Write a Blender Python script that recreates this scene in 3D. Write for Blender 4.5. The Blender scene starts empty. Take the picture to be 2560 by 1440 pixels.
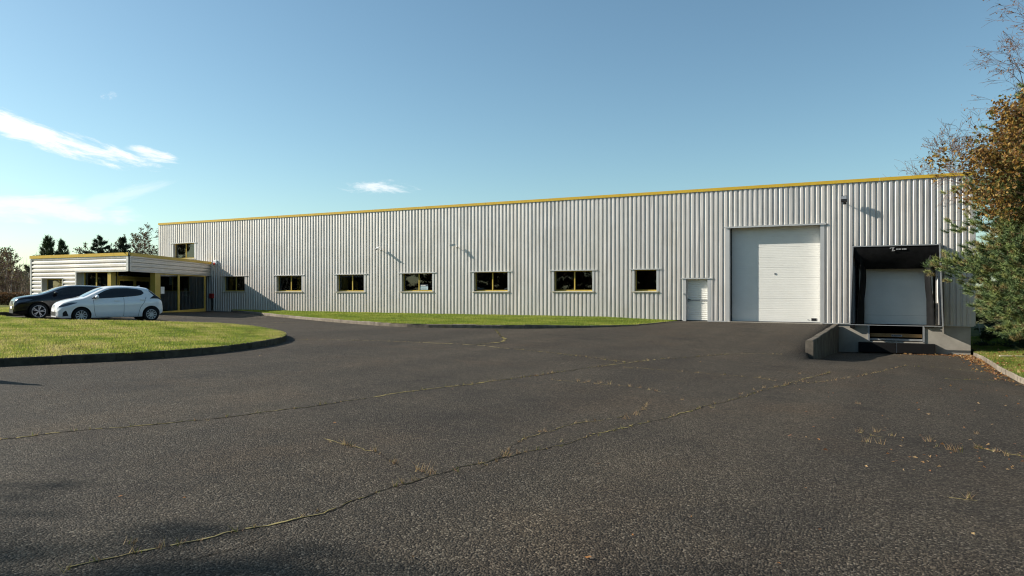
import bpy, bmesh, math, random
import numpy as np
from mathutils import Vector, Matrix

scene = bpy.context.scene
COL = scene.collection
rnd = random.Random(7)
rng = np.random.default_rng(7)

# ------------------------------------------------------------------ camera, sky, sun, exposure
CAM_POS = Vector((0.0, -37.0, 1.55))
YAW = math.atan2(.4616, .887)
cam_d = bpy.data.cameras.new('camera'); cam = bpy.data.objects.new('camera', cam_d); COL.objects.link(cam)
cam.location = CAM_POS; cam.rotation_euler = (math.radians(90), 0, YAW)
cam_d.sensor_width = 36; cam_d.lens = 36*1826/2560; cam_d.shift_y = -4/2560*-1
cam_d.clip_start = .05; cam_d.clip_end = 6000
scene.camera = cam

SUN_TO = Vector((-3.33, -1.0, 1.85)).normalized()
SUN_EL = math.asin(SUN_TO.z); SUN_AZ = math.atan2(SUN_TO.x, SUN_TO.y)
sun_d = bpy.data.lights.new('sun', 'SUN'); sun = bpy.data.objects.new('sun', sun_d); COL.objects.link(sun)
sun_d.energy = 4.9; sun_d.angle = math.radians(.5); sun_d.color = (1, .93, .82)
sun.rotation_euler = (-SUN_TO).to_track_quat('-Z', 'Y').to_euler(); sun.location = (-60, -40, 50)

world = bpy.data.worlds.new('World'); scene.world = world; world.use_nodes = True
def build_world():
    nt = world.node_tree; nt.nodes.clear(); N = nt.nodes.new; L = nt.links.new
    out = N('ShaderNodeOutputWorld'); bg = N('ShaderNodeBackground'); L(bg.outputs[0], out.inputs[0])
    sky = N('ShaderNodeTexSky'); sky.sky_type = 'NISHITA'; sky.sun_disc = False
    sky.sun_elevation = SUN_EL; sky.sun_rotation = SUN_AZ
    sky.altitude = 400; sky.air_density = 1.0; sky.dust_density = .9; sky.ozone_density = 1.5
    tc = N('ShaderNodeTexCoord')
    def M(op, a, b=None, c=None):
        n = N('ShaderNodeMath'); n.operation = op
        for i, v in enumerate((a, b, c)):
            if v is None: continue
            if isinstance(v, (int, float)): n.inputs[i].default_value = v
            else: L(v, n.inputs[i])
        return n.outputs[0]
    def dot(v):
        n = N('ShaderNodeVectorMath'); n.operation = 'DOT_PRODUCT'
        L(tc.outputs['Generated'], n.inputs[0]); n.inputs[1].default_value = v; return n.outputs['Value']
    # thin clouds: each stands in its own direction of the sky (azimuth from +Y clockwise, elevation, degrees)
    total = None
    for (az, el, ra, rb, roll, gain, nscale, stretch, thr) in CLOUDS:
        a, e = math.radians(az), math.radians(el)
        f = Vector((math.sin(a)*math.cos(e), math.cos(a)*math.cos(e), math.sin(e)))
        r = Vector((math.cos(a), -math.sin(a), 0)); u = r.cross(f)
        ro = math.radians(roll)
        r2 = r*math.cos(ro)+u*math.sin(ro); u2 = u*math.cos(ro)-r*math.sin(ro)
        df = dot(f); fr = M('MAXIMUM', df, .02)
        x = M('DIVIDE', dot(r2), fr); y = M('DIVIDE', dot(u2), fr)
        cv = N('ShaderNodeCombineXYZ'); L(M('MULTIPLY', x, nscale/stretch), cv.inputs[0]); L(M('MULTIPLY', y, nscale), cv.inputs[1]); cv.inputs[2].default_value = az
        no = N('ShaderNodeTexNoise'); no.inputs['Scale'].default_value = 1; no.inputs['Detail'].default_value = 10; no.inputs['Roughness'].default_value = .66; no.inputs['Distortion'].default_value = .35
        L(cv.outputs[0], no.inputs['Vector'])
        q = M('ADD', M('POWER', M('ABSOLUTE', M('DIVIDE', x, math.tan(math.radians(ra)))), 2.0), M('POWER', M('ABSOLUTE', M('DIVIDE', y, math.tan(math.radians(rb)))), 2.0))
        dens = M('SUBTRACT', M('MULTIPLY', M('SUBTRACT', no.outputs['Fac'], thr), 7.0), M('SUBTRACT', q, .75))
        mr = N('ShaderNodeMapRange'); mr.interpolation_type = 'SMOOTHSTEP'; L(dens, mr.inputs['Value'])
        mr.inputs['From Min'].default_value = 0; mr.inputs['From Max'].default_value = 1.7
        front = M('GREATER_THAN', df, .1)
        m = M('MULTIPLY', M('MULTIPLY', mr.outputs['Result'], gain), front)
        total = m if total is None else M('MAXIMUM', total, m)
    tint = N('ShaderNodeMix'); tint.data_type = 'RGBA'; tint.blend_type = 'MULTIPLY'; tint.inputs['Factor'].default_value = 1
    L(sky.outputs[0], tint.inputs['A']); tint.inputs['B'].default_value = SKY_TINT
    mix = N('ShaderNodeMix'); mix.data_type = 'RGBA'; L(total, mix.inputs['Factor'])
    L(tint.outputs['Result'], mix.inputs['A']); mix.inputs['B'].default_value = (9.0, 9.2, 9.3, 1)
    L(mix.outputs['Result'], bg.inputs['Color']); bg.inputs['Strength'].default_value = .075
SKY_TINT = (1.0, 1.19, 1.12, 1)
CLOUDS = [  # azimuth, elevation, half length, half height, roll (degrees), gain, noise scale, stretch, threshold
    (-60.0, 10.0, 5.4, .72, -13, 1.0, 55, 4.0, .39),
    (-53.8, 9.4, 1.5, .42, -9, .85, 70, 5, .44),
    (-37.7, 7.8, 2.7, .60, -4, .7, 55, 3.0, .48),
    (-56.6, 13.0, .8, .40, 15, .45, 90, 2.0, .50),
    (-60.8, 5.1, 5.2, .95, 2, .65, 30, 4.0, .44),
    (-56.9, 6.1, 3.8, .50, 20, .28, 30, 5.0, .42),
]
build_world()
vs = scene.view_settings; vs.view_transform = 'Standard'; vs.look = 'None'; vs.exposure = .75; vs.gamma = 1; vs.use_curve_mapping = False
scene.cycles.max_bounces = 8; scene.cycles.transparent_max_bounces = 12
scene.cycles.use_denoising = True; scene.cycles.denoiser = 'OPENIMAGEDENOISE'; scene.cycles.denoising_input_passes = 'RGB_ALBEDO_NORMAL'; scene.cycles.denoising_prefilter = 'ACCURATE'
scene.cycles.filter_width = 1.1

# ------------------------------------------------------------------ helpers
def link(o, parent=None):
    COL.objects.link(o)
    if parent: o.parent = parent
    return o
def tag(o, label=None, cat=None, group=None, kind=None):
    if label: o['label'] = label
    if cat: o['category'] = cat
    if group: o['group'] = group
    if kind: o['kind'] = kind
    return o
def thing(name, loc, label, cat, group=None, rz=0):
    o = bpy.data.objects.new(name, None); o.empty_display_size = .3; link(o)
    o.location = loc; o.rotation_euler = (0, 0, rz)
    return tag(o, label, cat, group)
class MB:
    """collects shapes, built as one mesh object"""
    def __init__(s): s.v = []; s.f = []; s.sm = []; s.mi = []
    def add(s, vs, fs, smooth=False, mi=0):
        b = len(s.v); s.v.extend(tuple(p) for p in vs)
        for f in fs: s.f.append(tuple(b+i for i in f)); s.sm.append(smooth); s.mi.append(mi)
        return s
    def box(s, x0, x1, y0, y1, z0, z1, mi=0):
        if x0 > x1: x0, x1 = x1, x0
        if y0 > y1: y0, y1 = y1, y0
        if z0 > z1: z0, z1 = z1, z0
        return s.add([(x0,y0,z0),(x1,y0,z0),(x1,y1,z0),(x0,y1,z0),(x0,y0,z1),(x1,y0,z1),(x1,y1,z1),(x0,y1,z1)],
            [(0,3,2,1),(4,5,6,7),(0,1,5,4),(1,2,6,5),(2,3,7,6),(3,0,4,7)], mi=mi)
    def obox(s, c, ax, ay, az, hx, hy, hz, mi=0):
        c = Vector(c); ax = Vector(ax)*hx; ay = Vector(ay)*hy; az = Vector(az)*hz
        P = [c+sx*ax+sy*ay+sz*az for sz in (-1,1) for sx, sy in ((-1,-1),(1,-1),(1,1),(-1,1))]
        return s.add(P, [(0,3,2,1),(4,5,6,7),(0,1,5,4),(1,2,6,5),(2,3,7,6),(3,0,4,7)], mi=mi)
    def tube(s, pts, rads, n=6, cap=True, smooth=True, mi=0):
        pts = [Vector(p) for p in pts]
        if isinstance(rads, (int, float)): rads = [rads]*len(pts)
        vs = []; up = None
        for i, p in enumerate(pts):
            d = (pts[min(i+1, len(pts)-1)]-pts[max(i-1, 0)])
            if d.length < 1e-9: d = Vector((0,0,1))
            d.normalize()
            a = Vector((0,0,1)) if abs(d.z) < .9 else Vector((1,0,0))
            x = d.cross(a).normalized(); y = d.cross(x)
            for k in range(n):
                t = 2*math.pi*k/n; vs.append(p+(x*math.cos(t)+y*math.sin(t))*rads[i])
        fs = []
        for i in range(len(pts)-1):
            for k in range(n): fs.append((i*n+k, i*n+(k+1)%n, (i+1)*n+(k+1)%n, (i+1)*n+k))
        if cap: fs.append(tuple(range(n))); fs.append(tuple(reversed(range((len(pts)-1)*n, len(pts)*n))))
        return s.add(vs, fs, smooth, mi)
    def lathe(s, prof, axis='z', c=(0,0,0), n=24, smooth=True, mi=0, cap=True):
        vs = []
        for r, h in prof:
            for k in range(n):
                t = 2*math.pi*k/n; a, b = r*math.cos(t), r*math.sin(t)
                p = (a, b, h) if axis == 'z' else ((a, h, b) if axis == 'y' else (h, a, b))
                vs.append((p[0]+c[0], p[1]+c[1], p[2]+c[2]))
        fs = []
        for i in range(len(prof)-1):
            for k in range(n): fs.append((i*n+k, i*n+(k+1)%n, (i+1)*n+(k+1)%n, (i+1)*n+k))
        if cap: fs.append(tuple(range(n))); fs.append(tuple(reversed(range((len(prof)-1)*n, len(prof)*n))))
        return s.add(vs, fs, smooth, mi)
    def build(s, name, mats, parent=None, org=None, bevel=0):
        if org is None: org = Vector((0,0,0))
        elif not isinstance(org, Vector): org = Vector(org)
        me = bpy.data.meshes.new(name)
        me.from_pydata([(p[0]-org.x, p[1]-org.y, p[2]-org.z) for p in s.v], [], s.f)
        if not isinstance(mats, (list, tuple)): mats = [mats]
        for m in mats: me.materials.append(m)
        me.polygons.foreach_set('use_smooth', s.sm); me.polygons.foreach_set('material_index', s.mi)
        me.update()
        bm = bmesh.new(); bm.from_mesh(me); bmesh.ops.recalc_face_normals(bm, faces=bm.faces)
        if bevel: bmesh.ops.bevel(bm, geom=list(bm.edges), offset=bevel, segments=1, affect='EDGES', clamp_overlap=True)
        bm.to_mesh(me); bm.free()
        o = bpy.data.objects.new(name, me); link(o, parent)
        if parent is None: o.location = org
        return o
WHOLE = {'trunk', 'limb', 'stem', 'maker_mark', 'notice_lettering', 'roof', 'dock_face', 'door_leaf', 'frame'}
def pieces(mb):
    """the faces of a collected mesh, one list of faces for each piece that stands apart from the others"""
    par = list(range(len(mb.v)))
    def find(a):
        while par[a] != a: par[a] = par[par[a]]; a = par[a]
        return a
    for f in mb.f:
        for i in f[1:]: par[find(i)] = find(f[0])
    isl = {}
    for k, f in enumerate(mb.f): isl.setdefault(find(f[0]), []).append(k)
    ids = list(isl); bx = []
    for r in ids:
        A = np.array([mb.v[i] for k in isl[r] for i in mb.f[k]]); bx.append((A.min(0), A.max(0)))
    lo = np.array([b[0] for b in bx]); hi = np.array([b[1] for b in bx]); size = (hi-lo).max(1); g = list(range(len(ids)))
    def fg(a):
        while g[a] != a: a = g[a]
        return a
    gap = np.maximum(0, np.maximum(lo[:,None]-hi[None], lo[None]-hi[:,None])); near = np.sqrt((gap**2).sum(2)) <= np.maximum(.02, .5*np.maximum(size[:,None], size[None]))
    for a, b in zip(*np.nonzero(np.triu(near, 1))): g[fg(b)] = fg(a)
    out = {}
    for i, r in enumerate(ids): out.setdefault(fg(i), []).extend(isl[r])
    return list(out.values())
def split(mb):
    gr = pieces(mb)
    if len(gr) < 2: return [mb]
    res = []
    for faces in gr:
        m = MB(); mp = {}
        for k in sorted(faces):
            f = []
            for i in mb.f[k]:
                if i not in mp: mp[i] = len(m.v); m.v.append(mb.v[i])
                f.append(mp[i])
            m.f.append(tuple(f)); m.sm.append(mb.sm[k]); m.mi.append(mb.mi[k])
        res.append(m)
    return res
def sub(name, mb, mats, parent, bevel=0):
    """a part, its mesh given in world metres, hung under a parent that only has a location; what stands apart becomes parts of its own"""
    org = Vector((0,0,0)); p = parent
    while p: org = org + p.location; p = p.parent
    return [m.build(name, mats, parent, org, bevel) for m in ([mb] if name in WHOLE else split(mb))][0]

def tri_mesh(name, verts, faces, mat, cols=None, parent=None, org=None, smooth=False):
    """numpy arrays -> mesh object, faces all of one size, optional colour per vertex"""
    verts = np.asarray(verts, np.float32); faces = np.asarray(faces, np.int32)
    if org is not None: verts = verts - np.asarray(org, np.float32)
    me = bpy.data.meshes.new(name); nv, nf, k = len(verts), len(faces), faces.shape[1]
    me.vertices.add(nv); me.vertices.foreach_set('co', verts.ravel())
    me.loops.add(nf*k); me.loops.foreach_set('vertex_index', faces.ravel())
    me.polygons.add(nf); me.polygons.foreach_set('loop_start', np.arange(0, nf*k, k, dtype=np.int32))
    me.polygons.foreach_set('loop_total', np.full(nf, k, np.int32))
    me.polygons.foreach_set('use_smooth', np.full(nf, smooth))
    me.update(calc_edges=True)
    if cols is not None:
        at = me.attributes.new('tint', 'FLOAT_COLOR', 'POINT'); at.data.foreach_set('color', np.c_[cols, np.ones(nv)].astype(np.float32).ravel())
    me.materials.append(mat)
    o = bpy.data.objects.new(name, me); link(o, parent)
    if parent is None and org is not None: o.location = org
    return o

# ------------------------------------------------------------------ materials
def nodes(name):
    m = bpy.data.materials.new(name); m.use_nodes = True; nt = m.node_tree; nt.nodes.clear()
    out = nt.nodes.new('ShaderNodeOutputMaterial'); return m, nt, out
def principled(nt, out, **kw):
    p = nt.nodes.new('ShaderNodeBsdfPrincipled'); nt.links.new(p.outputs[0], out.inputs[0])
    for k, v in kw.items(): p.inputs[k.replace('_', ' ')].default_value = v
    return p
def ramp(nt, src, stops):
    r = nt.nodes.new('ShaderNodeValToRGB'); nt.links.new(src, r.inputs[0]); e = r.color_ramp.elements
    while len(e) < len(stops): e.new(.5)
    for i, (p, c) in enumerate(stops): e[i].position = p; e[i].color = (*c, 1)
    return r.outputs[0]
def noise(nt, scale, detail=4, rough=.55, vec=None, stretch=None):
    t = nt.nodes.new('ShaderNodeTexCoord'); n = nt.nodes.new('ShaderNodeTexNoise')
    src = t.outputs['Object'] if vec is None else vec
    if stretch:
        mp = nt.nodes.new('ShaderNodeMapping'); mp.inputs['Scale'].default_value = stretch; nt.links.new(src, mp.inputs[0]); src = mp.outputs[0]
    nt.links.new(src, n.inputs['Vector']); n.inputs['Scale'].default_value = scale; n.inputs['Detail'].default_value = detail; n.inputs['Roughness'].default_value = rough
    return n.outputs['Fac']
def mixc(nt, fac, a, b, mode='MIX'):
    m = nt.nodes.new('ShaderNodeMix'); m.data_type = 'RGBA'; m.blend_type = mode
    for v, k in ((fac, 'Factor'), (a, 'A'), (b, 'B')):
        if isinstance(v, (int, float)): m.inputs[k].default_value = v
        elif isinstance(v, tuple): m.inputs[k].default_value = (*v, 1) if len(v) == 3 else v
        else: nt.links.new(v, m.inputs[k])
    return m.outputs['Result']
def bump(nt, p, h, strength, dist):
    b = nt.nodes.new('ShaderNodeBump'); b.inputs['Strength'].default_value = strength; b.inputs['Distance'].default_value = dist
    nt.links.new(h, b.inputs['Height']); nt.links.new(b.outputs[0], p.inputs['Normal']); return b
def worn(name, col, rough=.5, var=.15, scale=3, metallic=0, spec=.5, bs=0, bd=.01, bscale=40, stretch=None, obj_random=0, coat=0):
    """plain paint, plastic or concrete with broad blotches and a fine grain"""
    m, nt, out = nodes(name); p = principled(nt, out, Roughness=rough, Metallic=metallic)
    p.inputs['Specular IOR Level'].default_value = spec; p.inputs['Coat Weight'].default_value = coat; p.inputs['Coat Roughness'].default_value = .05
    n = noise(nt, scale, 5, .6, stretch=stretch)
    c = ramp(nt, n, [(.25, tuple(x*(1-var) for x in col)), (.75, tuple(min(1, x*(1+var*.6)) for x in col))])
    if obj_random:
        oi = nt.nodes.new('ShaderNodeObjectInfo')
        c = mixc(nt, 1, c, ramp(nt, oi.outputs['Random'], [(0, (1-obj_random,)*3), (1, (1+0*obj_random,)*3)]), 'MULTIPLY')
    nt.links.new(c, p.inputs['Base Color'])
    r = nt.nodes.new('ShaderNodeMapRange'); nt.links.new(noise(nt, scale*4, 3), r.inputs[0]); r.inputs['To Min'].default_value = rough*.85; r.inputs['To Max'].default_value = min(1, rough*1.15)
    nt.links.new(r.outputs[0], p.inputs['Roughness'])
    if bs: bump(nt, p, noise(nt, bscale, 6, .65), bs, bd)
    return m
def leafy(name, trans=.35, rough=.6, fallback=(.06, .1, .02), gain=1.0):
    """thin leaves, needles and blades; the hue of each comes from its own colour attribute"""
    m, nt, out = nodes(name)
    a = nt.nodes.new('ShaderNodeAttribute'); a.attribute_name = 'tint'
    d = nt.nodes.new('ShaderNodeBsdfPrincipled'); d.inputs['Roughness'].default_value = rough; d.inputs['Specular IOR Level'].default_value = .25
    t = nt.nodes.new('ShaderNodeBsdfTranslucent'); mx = nt.nodes.new('ShaderNodeMixShader'); mx.inputs[0].default_value = trans
    nt.links.new(a.outputs['Color'], d.inputs['Base Color']); nt.links.new(a.outputs['Color'], t.inputs['Color'])
    nt.links.new(d.outputs[0], mx.inputs[1]); nt.links.new(t.outputs[0], mx.inputs[2]); nt.links.new(mx.outputs[0], out.inputs[0])
    return m
def make_asphalt():
    m, nt, out = nodes('asphalt'); p = principled(nt, out, Roughness=.85); p.inputs['Specular IOR Level'].default_value = .2
    t = nt.nodes.new('ShaderNodeTexCoord')
    def vor(scale, feat='F1'):
        v = nt.nodes.new('ShaderNodeTexVoronoi'); v.feature = feat; v.inputs['Scale'].default_value = scale; nt.links.new(t.outputs['Object'], v.inputs['Vector']); return v
    v1 = vor(64); v2 = vor(140)
    sep = nt.nodes.new('ShaderNodeSeparateColor'); nt.links.new(v1.outputs['Color'], sep.inputs[0])
    stone = ramp(nt, sep.outputs[0], [(0, (.019,.0155,.0112)), (.5, (.049,.0400,.0295)), (.88, (.086,.0725,.055)), (1, (.165,.145,.115))])
    broad = ramp(nt, noise(nt, .22, 6, .6), [(.3, (.80,.80,.81)), (.7, (1.18,1.15,1.10))])
    mid = ramp(nt, noise(nt, 1.7, 5, .6), [(.3, (.86,.86,.87)), (.72, (1.1,1.09,1.07))])
    c = mixc(nt, 1, mixc(nt, 1, stone, broad, 'MULTIPLY'), mid, 'MULTIPLY')
    # worn lanes along the drive, darker damp patches, rusty-brown areas of needles and soil
    lane = ramp(nt, noise(nt, 1, 3, .5, stretch=(.55, .05, .3)), [(.38, (.86,.86,.87)), (.62, (1.12,1.12,1.11))])
    patch = ramp(nt, noise(nt, .5, 7, .72), [(.55, (1,1,1)), (.68, (.72,.72,.74))])
    rust = ramp(nt, noise(nt, .33, 6, .68), [(.5, (1,1,1)), (.72, (1.09,.99,.90))])
    for q in (lane, patch, rust): c = mixc(nt, 1, c, q, 'MULTIPLY')
    nt.links.new(c, p.inputs['Base Color'])
    h = nt.nodes.new('ShaderNodeMath'); h.operation = 'MULTIPLY_ADD'
    nt.links.new(v2.outputs['Distance'], h.inputs[0]); h.inputs[1].default_value = .35; nt.links.new(v1.outputs['Distance'], h.inputs[2])
    inv = nt.nodes.new('ShaderNodeMath'); inv.operation = 'SUBTRACT'; inv.inputs[0].default_value = 1; nt.links.new(h.outputs[0], inv.inputs[1])
    b2 = nt.nodes.new('ShaderNodeMath'); b2.operation = 'MULTIPLY_ADD'; nt.links.new(noise(nt, 9, 5, .7), b2.inputs[0]); b2.inputs[1].default_value = .8; nt.links.new(inv.outputs[0], b2.inputs[2])
    bump(nt, p, b2.outputs[0], .9, .016)
    return m
def make_cladding(name, col):
    m, nt, out = nodes(name); p = principled(nt, out, Roughness=.54, Metallic=.62)
    oi = nt.nodes.new('ShaderNodeObjectInfo')
    streak = ramp(nt, noise(nt, 1.0, 5, .6, stretch=(9, 9, .35)), [(.25, tuple(x*.90 for x in col)), (.5, col), (.8, tuple(min(1, x*1.06) for x in col))])
    c = mixc(nt, 1, streak, ramp(nt, oi.outputs['Random'], [(0, (.93,.93,.935)), (.5, (1,1,1)), (1, (1.0,.985,.96))]), 'MULTIPLY')
    g = ramp(nt, noise(nt, .8, 6, .65), [(.3, (.92,.91,.89)), (.55, (1,1,1))])
    nt.links.new(mixc(nt, 1, c, g, 'MULTIPLY'), p.inputs['Base Color'])
    bump(nt, p, noise(nt, 1.6, 3, .5), .03, .05)
    return m
def make_glass(name, tint=(.42,.44,.44), base=.065):
    m, nt, out = nodes(name)
    lw = nt.nodes.new('ShaderNodeLayerWeight'); lw.inputs['Blend'].default_value = .5
    pw = nt.nodes.new('ShaderNodeMath'); pw.operation = 'POWER'; nt.links.new(lw.outputs['Facing'], pw.inputs[0]); pw.inputs[1].default_value = 4.5
    mr = nt.nodes.new('ShaderNodeMath'); mr.operation = 'MULTIPLY_ADD'; nt.links.new(pw.outputs[0], mr.inputs[0]); mr.inputs[1].default_value = .9; mr.inputs[2].default_value = base
    cl = nt.nodes.new('ShaderNodeClamp'); nt.links.new(mr.outputs[0], cl.inputs[0])
    tr = nt.nodes.new('ShaderNodeBsdfTransparent'); tr.inputs[0].default_value = (*tint, 1)
    gl = nt.nodes.new('ShaderNodeBsdfGlossy'); gl.inputs['Roughness'].default_value = .015; gl.inputs['Color'].default_value = (.9,.93,.93,1)
    b = nt.nodes.new('ShaderNodeBump'); b.inputs['Strength'].default_value = .03; b.inputs['Distance'].default_value = .05; nt.links.new(noise(nt, 1.1, 2), b.inputs['Height']); nt.links.new(b.outputs[0], gl.inputs['Normal'])
    mx = nt.nodes.new('ShaderNodeMixShader'); nt.links.new(cl.outputs[0], mx.inputs[0]); nt.links.new(tr.outputs[0], mx.inputs[1]); nt.links.new(gl.outputs[0], mx.inputs[2]); nt.links.new(mx.outputs[0], out.inputs[0])
    return m
def make_soil(name, cols, scale=6, bs=.6):
    m, nt, out = nodes(name); p = principled(nt, out, Roughness=.95); p.inputs['Specular IOR Level'].default_value = .1
    c = mixc(nt, .5, ramp(nt, noise(nt, scale, 6, .7), [(.3, cols[0]), (.55, cols[1]), (.75, cols[2])]), ramp(nt, noise(nt, .35, 4), [(.35, cols[0]), (.65, cols[2])]))
    nt.links.new(c, p.inputs['Base Color']); bump(nt, p, noise(nt, scale*7, 5, .7), bs, .03)
    return m
M = dict(
    asphalt=make_asphalt(),
    turf=make_soil('turf', [(.05,.058,.014), (.10,.11,.025), (.15,.145,.04)]),
    meadow=make_soil('meadow', [(.04,.05,.015), (.07,.07,.025), (.09,.075,.03)], 2),
    clad=make_cladding('silver_cladding', (.70,.665,.625)),
    trim=worn('grey_trim', (.62,.61,.59), .42, .06, 2, spec=.5, metallic=.45),
    yellow=worn('yellow_paint', (.62,.40,.035), .42, .08, 2, spec=.4),
    yellow_frame=worn('yellow_window_frame', (.50,.36,.07), .42, .08, 3, spec=.4),
    sill=worn('pale_sill', (.56,.52,.41), .45, .1, 4),
    white_door=worn('white_door_paint', (.80,.785,.73), .42, .05, 1.5, spec=.4),
    dockdoor=worn('dock_door_paint', (.62,.62,.59), .5, .06, 1.5),
    rubber=worn('black_rubber', (.006,.006,.0065), .7, .35, 3, bs=.25, bd=.01, bscale=8, spec=.2),
    rubber_scuffed=worn('scuffed_black_curtain', (.008,.008,.0085), .6, .6, 5, bs=.3, bd=.02, bscale=4, spec=.12),
    black=worn('black_plastic', (.012,.012,.013), .5, .2, 5, spec=.35),
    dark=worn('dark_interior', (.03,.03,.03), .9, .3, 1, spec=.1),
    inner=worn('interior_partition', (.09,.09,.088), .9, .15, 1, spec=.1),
    concrete=worn('dock_concrete', (.37,.34,.29), .9, .28, 1.3, bs=.35, bd=.01, bscale=30, spec=.2),
    oldconcrete=worn('weathered_concrete', (.13,.112,.09), .95, .6, 2.2, bs=.7, bd=.02, bscale=22, spec=.15),
    kerb=worn('kerb_concrete', (.23,.195,.155), .95, .5, 5, bs=.7, bd=.015, bscale=35, spec=.15, obj_random=.25),
    kerb_dark=worn('shaded_kerb_concrete', (.085,.075,.055), .95, .5, 5, bs=.7, bd=.015, bscale=35, spec=.1, obj_random=.3),  # darker copy of the kerb concrete: the lawn kerb's shade put into its colour
    joint=worn('dark_open_joint', (.028,.023,.017), .95, .4, 9, spec=.05),
    steel=worn('galvanised_steel', (.36,.37,.375), .4, .15, 6, metallic=.35),
    timber=worn('old_timber', (.30,.18,.08), .8, .45, 3, bs=.5, bd=.01, bscale=12, stretch=(1,6,6), spec=.2),
    blind=worn('grey_blind', (.38,.39,.34), .9, .12, 2, spec=.1),
    paper=worn('white_paper', (.78,.78,.76), .8, .04, 2, spec=.2),
    blue_print=worn('dark_blue_print', (.02,.035,.055), .6, .1, 3),
    pale_print=worn('pale_blue_print', (.36,.48,.52), .6, .1, 3),
    red=worn('red_plastic', (.45,.03,.025), .45, .1, 4),
    white=worn('white_plastic', (.78,.78,.77), .4, .05, 4),
    glass=make_glass('window_glass'), lobby_glass=make_glass('lobby_glass', (.40,.44,.44), .05),
    grass=leafy('grass_blades', .5, .55), needles=leafy('needles', .2, .55), leaves=leafy('leaves', .45, .55),
    dry=leafy('dry_grass', .3, .7), moss=make_soil('moss', [(.16,.14,.045), (.33,.27,.10), (.44,.36,.20)], 11, .3),
    bark=worn('brown_bark', (.11,.075,.05), .95, .4, 6, bs=.8, bd=.02, bscale=15, spec=.1),
    birch=worn('birch_bark', (.55,.52,.47), .8, .55, 9, bs=.4, bd=.01, bscale=12, stretch=(1,1,5), spec=.2),
    twig=worn('purple_brown_twigs', (.15,.095,.075), .9, .3, 4, spec=.15),
    print_grey=worn('worn_grey_print', (.30,.30,.30), .7, .2, 8),
    paint_white=worn('white_car_paint', (.84,.85,.86), .25, .02, 1, coat=.8),
    paint_black=worn('black_car_paint', (.0035,.004,.007), .2, .1, 1, coat=.3, spec=.3),
    car_glass=worn('car_glass', (.010,.012,.013), .05, .1, 1, spec=.5),
    screen_glass=worn('windscreen_glass', (.05,.065,.07), .05, .1, 1, spec=1.0, coat=.5),
    tyre=worn('tyre_rubber', (.012,.012,.012), .8, .2, 8, spec=.25),
    alloy=worn('silver_wheel', (.50,.50,.51), .35, .08, 5, metallic=.25),
    lamp=worn('headlamp_lens', (.05,.06,.085), .08, .3, 8, spec=.8, coat=.5),
    chrome=worn('chrome', (.75,.75,.76), .15, .03, 3, metallic=.9),
)
# ------------------------------------------------------------------ the ground
# ---- height of the ground: two smooth sheets (yard, loading dock) that meet beyond the retaining wall ----
L_PTS = [(0,-37,-.05),(-5,-35,-.03),(2,-31,-.14),(8,-37,-.12),(0,-45,-.05),(-15,-45,.02),(-30,-40,.15),(-45,-30,.4),
 (-15.9,-28.8,.02),(-14.5,-25,.01),(-16.5,-20.3,-.02),(-20.4,-17.7,.06),(-25.5,-19.5,.24),(-28.5,-19,.25),(-32,-18.5,.32),(-33,-20.8,.42),(-37,-17.5,.40),
 (-37,-12,.2),(-39,-7.8,.17),(-43.5,-1,0),(-40,-1.6,0),(-29.4,-7.2,0),(-19,-11.5,-.03),(-14,-10.6,-.05),(-9.5,-2,-.05),(-9,0,-.05),
 (-5,-.2,-.05),(-2.4,-.2,-.07),(-2.4,-6,-.2),(-2.4,-12.2,-.44),(-7,-10,-.16),(-6,-19,-.26),(-5.6,-26,-.2),(-1.4,-24,-.38),
 (-2,-18,-.5),(-46,-12,.25),(-55,-9,.35),(-60,-20,.5),(-60,0,.3),(4,-20,-.6),(12,-25,-.4),(0,-60,0),(-30,-60,.1),(20,-40,-.2),(-25,8,0),(-50,8,.1),(-3,8,-.05),(-10,20,0)]
R_PTS = [(-2.2,0,-1.33),(1.5,0,-1.31),(3,0,-1.3),(3,-8.7,-1.12),(3.1,-13,-1.0),(-2,-6,-.98),(-2,-12.3,-.64),(1,-12,-.8),(0,-18,-.52),
 (4,-18,-.75),(6,-6,-1.08),(12,-6,-.95),(10,-20,-.6),(3,10,-1.2),(12,15,-1.0),(6,-28,-.32),(0,-37,-.05),(8,-37,-.12),(0,-26,-.32),
 (-6,-19,-.3),(-5,-26,-.2),(-8,-30,-.1),(25,-10,-.8),(25,20,-.8),(12,-40,-.2),(0,-50,-.05),(20,-30,-.4),(-5,-8,-1.0),(-5,5,-1.3)]
def _tps_fit(pts, lam):
    P = np.array(pts, float); n = len(P)
    d = np.hypot(P[:,None,0]-P[None,:,0], P[:,None,1]-P[None,:,1])/10.0
    K = np.where(d > 0, d*d*np.log(np.maximum(d, 1e-9)), 0) + lam*np.eye(n)
    Q = np.c_[np.ones(n), P[:,:2]/10.0]
    A = np.zeros((n+3, n+3)); A[:n,:n] = K; A[:n,n:] = Q; A[n:,:n] = Q.T
    return P, np.linalg.solve(A, np.r_[P[:,2], 0, 0, 0])
_LF = _tps_fit(L_PTS, .02); _RF = _tps_fit(R_PTS, .02)
def _tps(F, x, y):
    P, c = F; n = len(P)
    d = np.hypot(x[...,None]-P[:,0], y[...,None]-P[:,1])/10.0
    K = np.where(d > 0, d*d*np.log(np.maximum(d, 1e-9)), 0)
    return K @ c[:n] + c[n] + c[n+1]*x/10.0 + c[n+2]*y/10.0
def _sst(a):
    a = np.clip(a, 0, 1); return a*a*(3-2*a)
WALLX, WALLEND = -2.315, -12.3
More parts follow.
